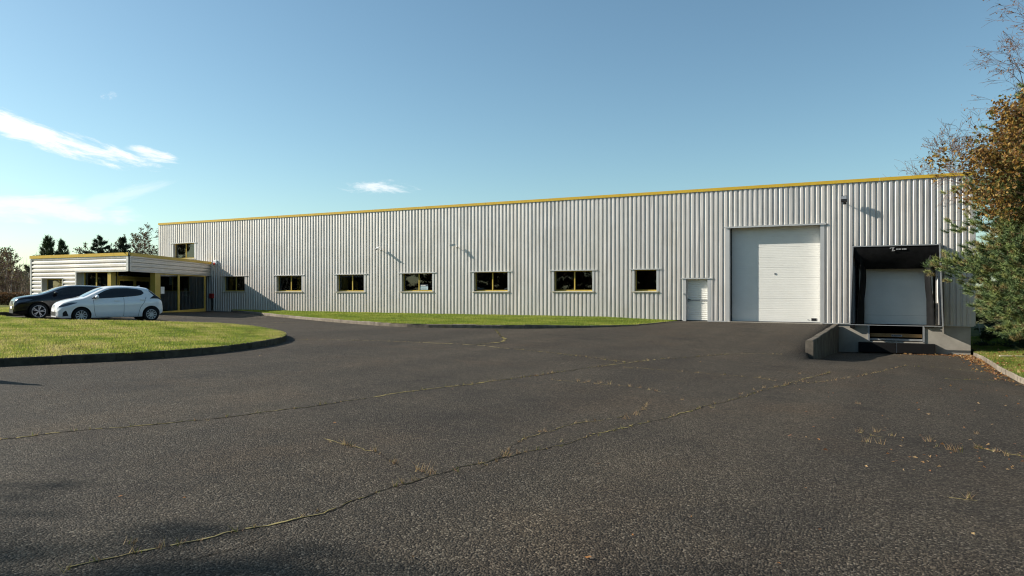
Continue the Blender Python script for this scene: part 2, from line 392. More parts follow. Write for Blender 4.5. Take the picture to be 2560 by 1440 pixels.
def G(x, y):
    x = np.asarray(x, float); y = np.asarray(y, float)
    xc = np.clip(x, -65, 30); yc = np.clip(y, -65, 25)
    half = np.where(y > WALLEND, .02, .02 + _sst((WALLEND-y)/9.0)*6.0)
    w = _sst((xc-WALLX+half)/(2*half))
    z = _tps(_LF, xc, yc)*(1-w) + _tps(_RF, xc, yc)*w
    far = _sst((np.hypot(x+15, y+15)-45)/40.0)
    return z*(1-far) + (-.2)*far

def ground_mesh():
    xs = np.unique(np.round(np.r_[np.array([-1500,-900,-500,-300,-200,-150,-120,-100,-85]), np.arange(-72, 36, 1.0), np.array([-2.36,-2.27,3.1]), np.array([40,50,70,100,160,300,600,1000,1500])], 3))
    xs = xs[(np.abs(xs+2.0) > .01)]
    ys = np.unique(np.round(np.r_[np.array([-1500,-900,-500,-300,-200,-140,-100,-85]), np.arange(-72, 40, 1.0), np.array([-12.3]), np.array([50,70,100,160,300,600,1000,1500])], 3))
    X, Y = np.meshgrid(xs, ys); Z = G(X, Y); nx = len(xs)
    V = np.c_[X.ravel(), Y.ravel(), Z.ravel()]
    fa, fm = [], []
    for j in range(len(ys)-1):
        for i in range(nx-1):
            q = (j*nx+i, j*nx+i+1, (j+1)*nx+i+1, (j+1)*nx+i)
            cx, cy = (xs[i]+xs[i+1])/2, (ys[j]+ys[j+1])/2
            (fa if (-55 < cx < 3.1 and -60 < cy < 1.0) else fm).append(q)
    for name, f, m in (('asphalt_yard', fa, M['asphalt']), ('ground', fm, M['meadow'])):
        f = np.array(f); used, inv = np.unique(f, return_inverse=True)
        o = tri_mesh(name, V[used], inv.reshape(f.shape), m, smooth=True); o['kind'] = 'structure'
        if name == 'asphalt_yard':
            # the step beside the retaining wall stays a step
            pass
ground_mesh()

def in_poly(x, y, poly):
    P = np.asarray(poly); r = np.zeros(len(x), bool); j = len(P)-1
    for i in range(len(P)):
        c = ((P[i,1] > y) != (P[j,1] > y)) & (x < (P[j,0]-P[i,0])*(y-P[i,1])/(P[j,1]-P[i,1]+1e-12)+P[i,0])
        r ^= c; j = i
    return r
def dist_poly(x, y, pts):
    """distance to an open polyline"""
    P = np.asarray(pts, float); best = np.full(x.shape, 1e9)
    for a, b in zip(P[:-1], P[1:]):
        d = b-a; t = np.clip(((x-a[0])*d[0]+(y-a[1])*d[1])/(d@d), 0, 1)
        best = np.minimum(best, np.hypot(x-a[0]-t*d[0], y-a[1]-t*d[1]))
    return best
def resample(pts, step):
    P = [Vector((*p, 0)) for p in pts]; out = [P[0].copy()]; acc = 0
    for a, b in zip(P[:-1], P[1:]):
        L = (b-a).length; d = step-acc
        while d <= L: out.append(a+(b-a)*(d/L)); d += step
        acc = L-(d-step)
    if (out[-1]-P[-1]).length > step*.3: out.append(P[-1].copy())
    return [(p.x, p.y) for p in out]
def smooth_line(pts, n=2):
    for _ in range(n):
        q = [pts[0]]
        for a, b in zip(pts[:-1], pts[1:]):
            q += [(a[0]*.75+b[0]*.25, a[1]*.75+b[1]*.25), (a[0]*.25+b[0]*.75, a[1]*.25+b[1]*.75)]
        q.append(pts[-1]); pts = q
    return pts
# edges of the three lawns (world metres), kerb line first
LAWN_KERB = smooth_line([(-26,-58),(-18.4,-36.5),(-16.6,-31),(-15.85,-28.76),(-15.03,-27.3),(-14.62,-26.4),(-14.5,-25.1),(-14.78,-23.65),(-15.5,-21.84),(-16.45,-20.3),(-17.9,-19.0),(-20.4,-17.74),(-22.6,-17.5),(-24.1,-18.47),(-25.57,-19.57),(-26.9,-20.8),(-28.5,-21.2),(-30.5,-20.9),(-32.5,-20.35),(-33.9,-19.85),(-34.7,-19.1),(-34.6,-17.8),(-34.0,-15.5),(-34.6,-13.4)], 2)
LAWN = LAWN_KERB+[(-38,-12.7),(-46.5,-12.4),(-47,-3),(-75,6),(-75,-58)]
STRIP_KERB = smooth_line([(-41.2,-.3),(-40.2,-1.6),(-34.15,-4.94),(-29.35,-7.18),(-25,-9.44),(-21.2,-11.1),(-18.6,-11.85),(-16.5,-11.4),(-14.3,-10.6),(-13,-9.9),(-10.9,-7.55),(-9.95,-4.93),(-9.75,-1.5),(-9.75,-.1)], 2)
STRIP = STRIP_KERB+[(-9.75,.3),(-41.2,.3)]
SIDE_KERB = [(3.1,-.15),(3.1,-22),(3.6,-30),(5.5,-37),(9,-44)]
SIDE = SIDE_KERB+[(40,-44),(40,18),(3.25,18),(3.25,-.15)]
def h_lawn(x, y): return G(x, y)+.15
def h_strip(x, y): return G(x, y)+np.clip(-np.asarray(y, float)*.2, .04, .14)*np.clip((-9.2-np.asarray(x, float))/4, 0.15, 1)
def h_side(x, y): return G(x, y)+.15+.5*_sst((np.asarray(x, float)-3.3)/9)
def lawn_sheet(name, poly, kerb, hf):
    P = np.array(poly); x0, y0 = np.maximum(P.min(0), [-75,-60]); x1, y1 = P.max(0)
    bm = bmesh.new(); vs = [bm.verts.new((px, py, 0)) for px, py in poly]
    f = bm.faces.new(vs); bmesh.ops.triangulate(bm, faces=[f])
    for axis, lo, hi in ((0, x0, x1), (1, y0, y1)):
        for c in np.arange(math.floor(lo)+.5, hi, 1.0):
            n = Vector((1,0,0)) if axis == 0 else Vector((0,1,0))
            bmesh.ops.bisect_plane(bm, geom=bm.verts[:]+bm.edges[:]+bm.faces[:], plane_co=n*c, plane_no=n)
    A = np.array([v.co[:] for v in bm.verts]); Z = hf(A[:,0], A[:,1])
    for v, z in zip(bm.verts, Z): v.co.z = z
    bmesh.ops.recalc_face_normals(bm, faces=bm.faces)
    if sum(f.normal.z for f in bm.faces) < 0: bmesh.ops.reverse_faces(bm, faces=bm.faces)
    for f in bm.faces: f.smooth = True
    me = bpy.data.meshes.new(name); bm.to_mesh(me); bm.free(); me.materials.append(M['turf'])
    o = bpy.data.objects.new(name, me); link(o); o['kind'] = 'structure'; return o
lawn_sheet('lawn_ground', LAWN, LAWN_KERB, h_lawn)
lawn_sheet('lawn_ground', STRIP, STRIP_KERB, h_strip)
lawn_sheet('lawn_ground', SIDE, SIDE_KERB, h_side)

def kerb(line, hf, side, keep=lambda p: True, w=.13, tag_name='kerb', top=.03, mat='kerb'):
    """kerb stones one metre long laid along a line; side = +1 when the lawn lies left of the line"""
    pts = resample(line, 1.0)
    root = bpy.data.objects.new(tag_name, None); link(root); root['kind'] = 'structure'
    for (ax, ay), (bx, by) in zip(pts[:-1], pts[1:]):
        if not keep(((ax+bx)/2, (ay+by)/2)): continue
        a = Vector((ax, ay)); b = Vector((bx, by)); d = (b-a).normalized(); n = Vector((-d.y, d.x))*side
        a = a+d*.004; b = b-d*.004; j = rnd.uniform(-.006, .006); dz = rnd.uniform(-.008, .008)
        out = -n*(.02+j); inn = n*w
        mb = MB(); V = []
        for p in (a, b):
            zt = float(hf(p.x, p.y))+top-.02+dz; zb = float(min(G(p.x+out.x*3, p.y+out.y*3), G(p.x, p.y)))-.12
            for off, z in ((out, zb), (out, zt-.025), (out+n*.02, zt), (inn, zt), (inn, zb)): V.append((p.x+off.x, p.y+off.y, z))
        mb.add(V, [(0,1,6,5),(1,2,7,6),(2,3,8,7),(3,4,9,8),(0,4,3,2,1),(5,6,7,8,9)])
        sub('kerb_stone', mb, M[mat], root)
    return root
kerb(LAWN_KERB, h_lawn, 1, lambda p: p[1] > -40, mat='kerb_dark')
kerb(STRIP_KERB, h_strip, 1)
kerb(SIDE_KERB, h_side, 1, lambda p: p[1] > -30)

def blades(name, poly, hf, n, hgt, wid, cols, mat, seed, edge=None, keep=None, lean=.5, clump=.5):
    r = np.random.default_rng(seed); P = np.array(poly)
    x0, y0 = P.min(0); x1, y1 = P.max(0)
    if keep: x0, y0, x1, y1 = max(x0,keep[0]), max(y0,keep[1]), min(x1,keep[2]), min(y1,keep[3])
    xs = r.uniform(x0, x1, n); ys = r.uniform(y0, y1, n)
    m = in_poly(xs, ys, poly); xs, ys = xs[m], ys[m]
    if edge is not None:   # shaggy fringe over the kerb
        E = np.array(resample(edge, .035)); k = len(E)
        if keep: E = E[(E[:,0] > keep[0])&(E[:,1] > keep[1])&(E[:,0] < keep[2])&(E[:,1] < keep[3])]; k = len(E)
        c = P.mean(0); nrm = np.roll(E, -1, 0)-E; nrm = np.c_[-nrm[:,1], nrm[:,0]]; nrm /= np.maximum(np.linalg.norm(nrm, axis=1, keepdims=True), 1e-6)
        off = r.uniform(.05, .3, (k,1)); xs = np.r_[xs, (E+nrm*off)[:,0]]; ys = np.r_[ys, (E+nrm*off)[:,1]]
    z = hf(xs, ys); k = len(xs)
    f1 = np.sin(xs*1.3+2*np.sin(ys*.9))*np.cos(ys*1.1+1.7*np.sin(xs*.7)); f2 = np.sin(xs*4.1+ys*2.3)*np.cos(ys*3.7-xs*1.9)
    h = hgt*r.uniform(.5, 1.3, k)*(1+clump*.6*f1*.5+clump*.5*f2*.6)
    ang = r.uniform(0, 2*np.pi, k); la = r.uniform(0, 2*np.pi, k); le = r.uniform(.1, lean, k)*h
    dx, dy = np.cos(ang)*wid/2*r.uniform(.6, 1.5, k), np.sin(ang)*wid/2*r.uniform(.6, 1.5, k)
    a = np.c_[xs-dx, ys-dy, z-.01]; b = np.c_[xs+dx, ys+dy, z-.01]; c = np.c_[xs+np.cos(la)*le, ys+np.sin(la)*le, z+h]
    V = np.stack([a, b, c], 1).reshape(-1, 3); F = np.arange(3*k).reshape(-1, 3)
    C = np.array(cols); t = np.clip(.5+.33*f1+.22*f2+r.normal(0, .22, k), 0, .999)*(len(C)-1); i = t.astype(int); fr = (t-i)[:,None]
    col = C[i]*(1-fr)+C[np.minimum(i+1, len(C)-1)]*fr; f3 = np.sin(xs*2.7+1.3*np.sin(ys*3.1))*np.cos(ys*2.2-1.1*np.sin(xs*2.9)); col *= (r.uniform(.7, 1.25, k)*(1-.28*np.clip(f3-.45, 0, 1)/.55))[:,None]
    o = tri_mesh(name, V, F, mat, np.repeat(col, 3, 0)); o['kind'] = 'stuff'; return o
GREEN = [(.11,.18,.02), (.19,.26,.032), (.27,.32,.05), (.35,.36,.075), (.42,.38,.12), (.47,.39,.17)]
blades('grass', LAWN, h_lawn, 1000000, .043, .013, GREEN, M['grass'], 1, LAWN_KERB, (-50,-34,-14,-9), .7)
blades('grass', STRIP, h_strip, 330000, .05, .016, GREEN[:4], M['grass'], 2, STRIP_KERB, (-42,-13,-9,1), .7)
blades('grass', SIDE, h_side, 420000, .07, .016, [(.10,.17,.025), (.19,.25,.04), (.30,.32,.065), (.40,.31,.13)], M['grass'], 3, SIDE_KERB, (3.1,-26,14,10), .7)

# ------------------------------------------------------------------ warehouse
XL, XR, TOP, DEPTH = -49.55, 3.12, 6.47, 24.0
PITCH = .2342; RIB = .050
WH = thing('warehouse', (XL, 0, 0), 'long grey ribbed metal warehouse with a yellow roof edge behind the asphalt yard', 'building')
# openings: (x0, x1, z0, z1)
WINS = [(-47.94,-45.64,3.88,5.01), (-42.62,-40.46,1.44,2.50), (-37.43,-35.15,1.45,2.51), (-32.09,-29.88,1.45,2.53), (-26.92,-24.67,1.465,2.56), (-21.75,-19.51,1.48,2.58), (-16.62,-14.35,1.49,2.59), (-11.99,-10.81,1.495,2.60)]
DOOR = (-9.28,-8.20,-.05,2.10); BIG = (-7.12,-2.98,-.03,4.60); DOCK = (-1.45,1.70,-.05,3.40)
TR = .12
HOLES = [(a-TR*.5, b+TR*.5, c-.05, d+.04) for a, b, c, d in WINS]+[(DOOR[0]-.06, DOOR[1]+.06, -.2, DOOR[3]+.05), (BIG[0]-.08, BIG[1]+.08, -.2, BIG[3]+.06), DOCK]
PROF = [(0, 0), (.040, RIB), (.144, RIB), (.184, 0)]   # along the wall, outwards
def clad_panel(parent, u0, u1, z0, z1, place, holes=(), mat=None, zstep=1.15, seed=0):
    """one ribbed sheet; place(u, out, z) -> point in the world"""
    r = random.Random(seed); us = []
    k0 = math.floor(u0/PITCH)
    for k in range(k0-1, int(u1/PITCH)+2):
        for du, d in PROF:
            u = k*PITCH+du
            if u0-1e-6 <= u <= u1+1e-6: us.append((u, d))
    def dep(u):
        q = u % PITCH
        for (a, da), (b, db) in zip(PROF, PROF[1:]+[(PITCH, 0)]):
            if a <= q <= b: return da+(db-da)*(q-a)/max(b-a, 1e-9)
        return 0
    if not us or us[0][0] > u0+.004: us.insert(0, (u0, dep(u0)))
    if us[-1][0] < u1-.004: us.append((u1, dep(u1)))
    nz = max(1, round((z1-z0)/zstep)); mb = MB()
    off = r.uniform(-.002, .002); tiltx = r.uniform(-.003, .003)
    wob = [[r.gauss(0, .0014) for _ in us] for _ in range(nz+1)]; wou = [[r.gauss(0, .0018) for _ in us] for _ in range(nz+1)]
    cache = {}
    def P(i, z):
        t = (z-z0)/(z1-z0)*nz; a = min(nz-1, max(0, int(t))); fr = t-a
        w = wob[a][i]*(1-fr)+wob[a+1][i]*fr; v = wou[a][i]*(1-fr)+wou[a+1][i]*fr
        if i in (0, len(us)-1): v = 0
        return place(us[i][0]+v, us[i][1]+w+off+tiltx*(t/nz), z)
    for i in range(len(us)-1):
        mid = (us[i][0]+us[i+1][0])/2
        cuts = [(max(z0, h[2]), min(z1, h[3])) for h in holes if h[0] < mid < h[1] and h[3] > z0 and h[2] < z1]
        lv = sorted(set([z0+(z1-z0)*k/nz for k in range(nz+1)]+[c for cc in cuts for c in cc]))
        for a, b in zip(lv[:-1], lv[1:]):
            if b-a < 1e-5 or any(c0-1e-6 <= a and b <= c1+1e-6 for c0, c1 in cuts): continue
            mb.add([P(i, a), P(i+1, a), P(i+1, b), P(i, b)], [(0,1,2,3)])
    if mb.f:
        o = sub('cladding_panel', mb, mat or M['clad'], parent)
        return o
def weld(o):
    bm = bmesh.new(); bm.from_mesh(o.data); bmesh.ops.remove_doubles(bm, verts=bm.verts, dist=.0006); bm.to_mesh(o.data); bm.free()
front = lambda u, d, z: (XL+u, -d, z)
n = int(math.ceil((XR-XL)/(4*PITCH)))
for k in range(n):
    u0, u1 = k*4*PITCH, min((k+1)*4*PITCH, XR-XL-.05)
    if u1-u0 < .05: continue
    hs = [(h[0]-XL, h[1]-XL, h[2], h[3]) for h in HOLES]
    clad_panel(WH, u0, u1, 0.0, TOP, front, hs, seed=k)
# end walls, back wall, roof, floor, lining
right = lambda u, d, z: (XR+d, u, z); left = lambda u, d, z: (XL-d, u, z)
for k in range(26):
    u0, u1 = k*4*PITCH+.05, min((k+1)*4*PITCH, DEPTH)+.05
    clad_panel(WH, u0, u1, 0.0, TOP, right, seed=200+k, zstep=3.2); clad_panel(WH, u0, u1, 0.0, TOP, left, seed=300+k, zstep=3.2)
def wall_sheet(name, mat, y, x0, x1, z0, z1, holes):
    xs = sorted(set([x0, x1]+[h[i] for h in holes for i in (0, 1) if x0 < h[i] < x1])); mb = MB()
    for a, b in zip(xs[:-1], xs[1:]):
        mid = (a+b)/2; cuts = sorted((max(z0, h[2]), min(z1, h[3])) for h in holes if h[0] <= mid <= h[1])
        z = z0
        for c0, c1 in cuts+[(z1, z1)]:
            if c0 > z+1e-4: mb.add([(a,y,z),(b,y,z),(b,y,c0),(a,y,c0)], [(0,1,2,3)])
            z = max(z, c1)
    return mb
IH = [(a-.02, b+.02, c-.02, d+.02) for a, b, c, d in WINS+[DOOR, BIG, DOCK]]
sub('lining', wall_sheet('lining', M['dark'], .09, XL+.02, XR-.02, -.02, TOP, IH), M['dark'], WH)
mb = MB(); mb.box(XL, XR, DEPTH, DEPTH+.1, 0, TOP); sub('back_wall', mb, M['trim'], WH)
mb = MB(); mb.add([(XL+.05,.1,TOP-.1),(XR-.05,.1,TOP-.1),(XR-.05,DEPTH/2,TOP+.15),(XL+.05,DEPTH/2,TOP+.15)], [(0,1,2,3)]); mb.add([(XL+.05,DEPTH/2,TOP+.15),(XR-.05,DEPTH/2,TOP+.15),(XR-.05,DEPTH,TOP-.1),(XL+.05,DEPTH,TOP-.1)], [(0,1,2,3)])
sub('roof', mb, M['trim'], WH)
mb = MB(); mb.box(XL+.1, XR-.1, .1, DEPTH, -.1, -.01); sub('floor_slab', mb, M['dark'], WH)
mb = MB()   # rooms behind the windows
for x0, x1 in ((XL+.1, -44.6), (-43.2,-39.9), (-38.3,-34.4), (-33,-29), (-28,-23.8), (-22.6,-18.7), (-17.5,-13.4), (-12.9,-10)):
    mb.box(x0, x1, 3.2, 3.25, 0, 3.0 if x0 > XL+1 else 6); mb.box(x1, x1+.05, .12, 3.2, 0, 3.0)
sub('partition', mb, M['inner'], WH)
# yellow coping in lengths, corner trims, base flashing
edges = [XL-.06]+[XL+4.06+i*4.09 for i in range(12)]+[XR+.08]
edges = [e for e in edges if e < XR-.5]+[XR+.08]
for a, b in zip(edges[:-1], edges[1:]):
    mb = MB(); j = rnd.uniform(-.004, .004)
    mb.box(a+.004, b-.004, -.085+j, -.06+j, TOP-.006, TOP+.125); mb.box(a+.004, b-.004, -.085+j, .30, TOP+.1251, TOP+.138)
    sub('coping', mb, M['yellow'], WH)
mb = MB(); mb.box(XL-.05, XL+.06, -.055, -.035, 0, TOP-.06); mb.box(XL-.06, XL-.045, -.055, .2, 0, TOP-.06); sub('corner_trim', mb, M['trim'], WH)
mb = MB(); mb.box(XR-.10, XR+.05, -.055, -.04, 0, TOP-.06); mb.box(XR+.045, XR+.06, -.055, .2, 0, TOP-.06); sub('corner_trim', mb, M['trim'], WH)
for a, b in ((XL, -41.3), (-9.3, DOOR[0]-.1), (DOOR[1]+.1, BIG[0]-.1), (BIG[1]+.1, -1.75), (1.95, XR)):
    mb = MB(); mb.box(a, b, -.05, .05, -.045, -.003); sub('base_flashing', mb, M['trim'], WH)
for x0 in (XL+.1, -20):   # concrete plinth under the yard side
    pass
mb = MB(); mb.box(XL+.05, -2.43, -.02, .2, -.6, -.046); sub('plinth', mb, M['concrete'], WH)

def window(x0, x1, z0, z1, two=True, lit=True):
    w = bpy.data.objects.new('window', None); link(w, WH); w.location = (x0-XL, 0, z0)
    t, d = TR, .20
    mb = MB()   # jamb flashings: pale strips beside the opening, and the reveal behind them
    for s, x in ((-1, x0), (1, x1)):
        mb.box(x, x+s*t, -.052, -.040, z0-.02, z1+.01)
        mb.box(x, x+s*.006, -.040, d, z0-.03, z1+.01)
        mb.box(x+s*(t-.006), x+s*t, -.040, .0, z0-.02, z1+.01)
    sub('jamb_flashing', mb, M['trim'], w)
    mb = MB(); mb.box(x0-t-.16, x1+t+.16, -.085, -.0, z1+.012, z1+.038); mb.box(x0-t-.16, x1+t+.16, -.085, -.079, z1-.012, z1+.011); mb.box(x0, x1, .0005, d, z1+.012, z1+.03)
    sub('head_flashing', mb, M['trim'], w)
    mb = MB(); mb.add([(x0-t,-.10,z0-.045),(x1+t,-.10,z0-.045),(x1+t,d,z0-.012),(x0-t,d,z0-.012),(x0-t,-.10,z0-.085),(x1+t,-.10,z0-.085),(x1+t,d,z0-.04),(x0-t,d,z0-.04)], [(0,1,2,3),(7,6,5,4),(4,5,1,0),(5,6,2,1),(6,7,3,2),(7,4,0,3)])
    sub('sill', mb, M['sill'], w)
    mb = MB(); f = .048
    mb.box(x0+.006, x0+f, d-.05, d, z0-.01, z1); mb.box(x1-f, x1-.006, d-.05, d, z0-.01, z1)
    mb.box(x0+f, x1-f, d-.05, d, z0-.01, z0+f); mb.box(x0+f, x1-f, d-.05, d, z1-f, z1)
    if two: c = (x0+x1)/2+.03; mb.box(c-.035, c+.035, d-.06, d-.001, z0+f, z1-f)
    sub('frame', mb, M['yellow_frame'], w)
    for a, b in (((x0+f, c-.035), (c+.035, x1-f)) if two else ((x0+f, x1-f),)):
        mb = MB(); mb.box(a, b, d-.028, d-.02, z0+f, z1-f); sub('pane', mb, M['glass'], w)
    return w
wins = [window(*q, two=(i != 7)) for i, q in enumerate(WINS)]
# half-drawn pale blinds seen in the middle windows
for i in (2, 3, 4):
    x0, x1, z0, z1 = WINS[i]; mb = MB()
    mb.box((x0+x1)/2-.35, (x0+x1)/2-.02, .5, .52, z0-.1, z1-.32); mb.box((x0+x1)/2+.08, x1-.05, .5, .52, z0-.1, z1-.25)
    sub('blind', mb, M['inner'], wins[i])
# notice taped inside the fifth window: dark heading over a pale sheet
x0, x1, z0, z1 = WINS[4]; w = wins[4]
nx0, nx1, nz0, nz1 = -25.74, -25.12, z0+.085, z0+.40
mb = MB(); mb.box(nx0, nx1, .165, .169, nz0, nz1-.12); sub('notice', mb, M['pale_print'], w)
mb = MB(); mb.box(nx0, nx1, .165, .169, nz1-.119, nz1); sub('notice_heading', mb, M['blue_print'], w)
mb = MB(); x = nx0+.08
for k in range(8):
    ww = rnd.uniform(.025, .05); mb.box(x, x+ww, .1645, .1649, nz1-.085, nz1-.04); x += ww+.012
x = nx0+.14
for k in range(7):
    ww = rnd.uniform(.03, .06); mb.box(x, x+ww, .1645, .1649, nz0+.075, nz0+.105, mi=1); x += ww+.01
sub('notice_lettering', mb, [M['paper'], M['blue_print']], w)

# small service door
sd = bpy.data.objects.new('service_door', None); link(sd, WH); sd.location = (DOOR[0]-XL, 0, 0)
x0, x1, z0, z1 = DOOR
mb = MB()
for s, x in ((-1, x0), (1, x1)):
    mb.box(x, x+s*.17, -.052, -.041, z0, z1+.01); mb.box(x, x+s*.006, -.041, .2, z0, z1+.01)
sub('jamb_flashing', mb, M['trim'], sd)
mb = MB(); mb.box(x0-.27, x1+.27, -.085, 0, z1+.012, z1+.04); mb.box(x0-.27, x1+.27, -.085, -.079, z1-.015, z1+.011); mb.box(x0, x1, .0005, .2, z1+.012, z1+.03); sub('head_flashing', mb, M['trim'], sd)
mb = MB(); n = 22; h = (z1-z0-.05)/n
for k in range(n):
    a = z0+.03+k*h
    y = .19; mb.add([(x0+.03,y,a),(x1-.03,y,a),(x1-.03,y-.022,a+h*.35),(x0+.03,y-.022,a+h*.35),(x1-.03,y-.022,a+h*.85),(x0+.03,y-.022,a+h*.85),(x1-.03,y,a+h),(x0+.03,y,a+h)], [(0,1,2,3),(3,2,4,5),(5,4,6,7)])
mb.box(x0+.008, x0+.03, .16, .2, z0, z1); mb.box(x1-.03, x1-.008, .16, .2, z0, z1); mb.box(x0+.03, x1-.03, .16, .2, z1-.03, z1)
sub('door_leaf', mb, M['white_door'], sd)
mb = MB(); mb.box(x0+.03, x1-.03, .15, .166, .98, 1.03); mb.box(x0+.06, x0+.11, .14, .165, .93, 1.10); sub('panic_bar', mb, M['steel'], sd)
mb = MB(); mb.tube([(x0+.08,.15,1.05),(x0+.08,.08,1.05),(x0+.22,.08,1.03)], .012, 6); sub('handle', mb, M['black'], sd)
mb = MB(); mb.box(x0-.13, x0-.06, -.10, -.053, 1.30, 1.36); sub('latch_box', mb, M['steel'], sd)
mb = MB(); mb.box(x0-.05, x1+.05, -.2, .18, -.09, -.052); sub('threshold', mb, M['oldconcrete'], sd)

# big sectional door
bd = bpy.data.objects.new('sectional_door', None); link(bd, WH); bd.location = (BIG[0]-XL, 0, 0)
x0, x1, z0, z1 = BIG; y = .35; edges = [z0+.02]+[z0+.02+.5*k+.12 for k in range(1, 9)]+[z1+.0]
for a, b in zip(edges[:-1], edges[1:]):
    mb = MB(); n = max(1, round((b-a-.012)/.083)); h = (b-a-.014)/n
    for k in range(n):   # fine horizontal ribs pressed into each section
        c = a+.005+k*h
        mb.add([(x0,y,c),(x1,y,c),(x1,y-.006,c+.007),(x0,y-.006,c+.007),(x1,y-.006,c+h-.007),(x0,y-.006,c+h-.007),(x1,y,c+h),(x0,y,c+h)], [(0,1,2,3),(3,2,4,5),(5,4,6,7)])
    mb.box(x0, x1, y+.001, y+.04, a, b)
    sub('door_section', mb, M['white_door'], bd)
mb = MB()
for s, x in ((-1, x0), (1, x1)):
    mb.box(x, x+s*.17, -.053, -.041, z0, z1+.01); mb.box(x+s*.001, x+s*.006, -.041, .35, z0, z1+.01); mb.box(x+s*.164, x+s*.17, -.041, 0, z0, z1+.01)
sub('jamb_flashing', mb, M['trim'], bd)
mb = MB(); mb.box(x0-.24, x1+.26, -.10, 0, z1+.012, z1+.05); mb.box(x0-.24, x1+.26, -.10, -.093, z1-.02, z1+.011); mb.box(x0, x1, .0005, .40, z1+.012, z1+.04); sub('head_flashing', mb, M['trim'], bd)
mb = MB(); mb.box(x0+.0065, x0+.035, .28, .342, z0, z1); mb.box(x1-.018, x1-.0065, .28, .342, z0, z1); sub('rubber_seal', mb, M['rubber'], bd)
mb = MB(); mb.box(x1-.42, x1-.19, y-.02, y-.007, z0+.10, z0+.22); sub('vent_grille', mb, M['black'], bd)
mb = MB(); mb.box(x1-.60, x1-.53, y-.02, y-.007, z0+.13, z0+.16); mb.box(x1-2.1, x1-2.03, y-.03, y-.007, 2.28, 2.36); sub('pull_handle', mb, M['steel'], bd)
mb = MB(); mb.box(x0-.1, x1+.1, -.15, .45, z0-.06, z0+.005); sub('threshold', mb, M['concrete'], bd)

# loading dock: concrete face, pit, buffer, shelter
DK = bpy.data.objects.new('loading_dock', None); link(DK, WH); DK.location = (-2.2-XL, 0, -1.3)
mb = MB(); PX0, PX1, PZ0, PZ1 = -.94, 1.23, -.78, -.06
mb.box(-2.2, PX0, .0, .3, -1.7, -.046); mb.box(PX1, 3.00, .0, .3, -1.7, -.046); mb.box(PX0+.0005, PX1-.0005, .0, .3, -1.7, PZ0)
mb.box(2.82, 3.00, .3005, 24, -1.7, -.046)
sub('dock_face', mb, M['concrete'], DK)
mb = MB(); mb.box(PX0, PX1, 2.4, 2.45, PZ0, PZ1); mb.box(PX0-.01, PX0, .3, 2.4, PZ0, PZ1); mb.box(PX1, PX1+.01, .3, 2.4, PZ0, PZ1); mb.box(PX0, PX1, .02, 2.4, PZ1, -.02)
sub('leveller_pit', mb, M['dark'], DK)
mb = MB(); mb.box(PX0-.045, PX0+.03, -.04, .05, PZ0, -.05); sub('pit_frame', mb, M['steel'], DK)
mb = MB(); mb.box(PX1-.03, PX1+.045, -.04, .05, PZ0, -.05); sub('pit_frame', mb, M['steel'], DK)
mb = MB(); mb.box(PX0+.05, PX1-.05, .22, .40, -.60, -.44); sub('timber_beam', mb, M['timber'], DK, .01)
mb = MB(); mb.box(PX0+.04, PX1-.04, .06, .34, -.74, -.66); sub('lip_plate', mb, M['steel'], DK)
mb = MB(); mb.box(-.02, .40, .205, .219, -.57, -.48); mb.box(.01, .05, .2, .2045, -.56, -.49, 1); 
for k in range(6): mb.box(.09+k*.045, .12+k*.045, .2, .2045, -.545, -.505, 1)
sub('maker_plate', mb, [M['steel'], M['blue_print']], DK)
mb = MB(); mb.box(-1.36, .15, -.36, -.001, -1.27, -.83); sub('buffer_box', mb, M['rubber'], DK, .012)
mb = MB(); mb.box(.18, 1.66, -.36, -.001, -1.27, -.83); sub('buffer_box', mb, M['rubber'], DK, .012)
mb = MB(); mb.box(.152, .178, -.33, -.001, -1.27, -.85); sub('buffer_strap', mb, M['steel'], DK)
mb = MB(); mb.box(-1.72, -1.52, -.16, -.001, -.20, -.05); sub('bumper', mb, M['rubber'], DK, .01)
mb = MB(); mb.box(1.25, 1.62, -.10, -.001, -.12, -.05); sub('bumper', mb, M['rubber'], DK, .01)
mb = MB()
for k in range(6):
    a, b = k*.42-.03, k*.42+.42-.035
    if a > 2.5: break
    mb.box(-1.3, 1.5, .30, .34, a, min(b, 2.62))
for k in range(6):
    a, b = k*.42-.03, min(k*.42+.42-.035, 2.62)
    mb = MB(); mb.box(-1.35, 1.6, .28, .32, a, b); sub('door_section', mb, M['dockdoor'], DK)
SH = bpy.data.objects.new('dock_shelter', None); link(SH, WH); SH.location = (-1.6-XL, -.5, 0)
yf = -.62
mb = MB()
def post(mb, xt, xb, wd):
    mb.add([(xb,yf,-.02),(xb+wd,yf,-.02),(xb+wd,yf+.05,-.02),(xb,yf+.05,-.02),(xt,yf,3.47),(xt+wd,yf,3.47),(xt+wd,yf+.05,3.47),(xt,yf+.05,3.47)], [(0,3,2,1),(4,5,6,7),(0,1,5,4),(1,2,6,5),(2,3,7,6),(3,0,4,7)])
post(mb, -1.60, -1.72, .05); post(mb, 1.79, 1.91, .055); mb.box(-1.60, 1.845, yf, yf+.05, 3.471, 3.52); mb.box(-1.72, 1.965, yf+.002, yf+.05, -.05, -.021)
sub('shelter_frame', mb, M['steel'], SH)
mb = MB()   # side and top cheeks back to the wall
mb.add([(-1.60,yf+.05,3.57),(-1.72,yf+.05,-.02),(-1.72,0,-.02),(-1.60,0,3.57)], [(0,1,2,3)])
mb.add([(1.845,yf+.05,3.57),(1.965,yf+.05,-.02),(1.965,0,-.02),(1.845,0,3.57)], [(0,1,2,3)])
mb.add([(-1.60,yf+.05,3.50),(1.845,yf+.05,3.50),(1.845,0,3.54),(-1.60,0,3.54)], [(0,1,2,3)])
sub('shelter_cheek', mb, M['rubber'], SH)
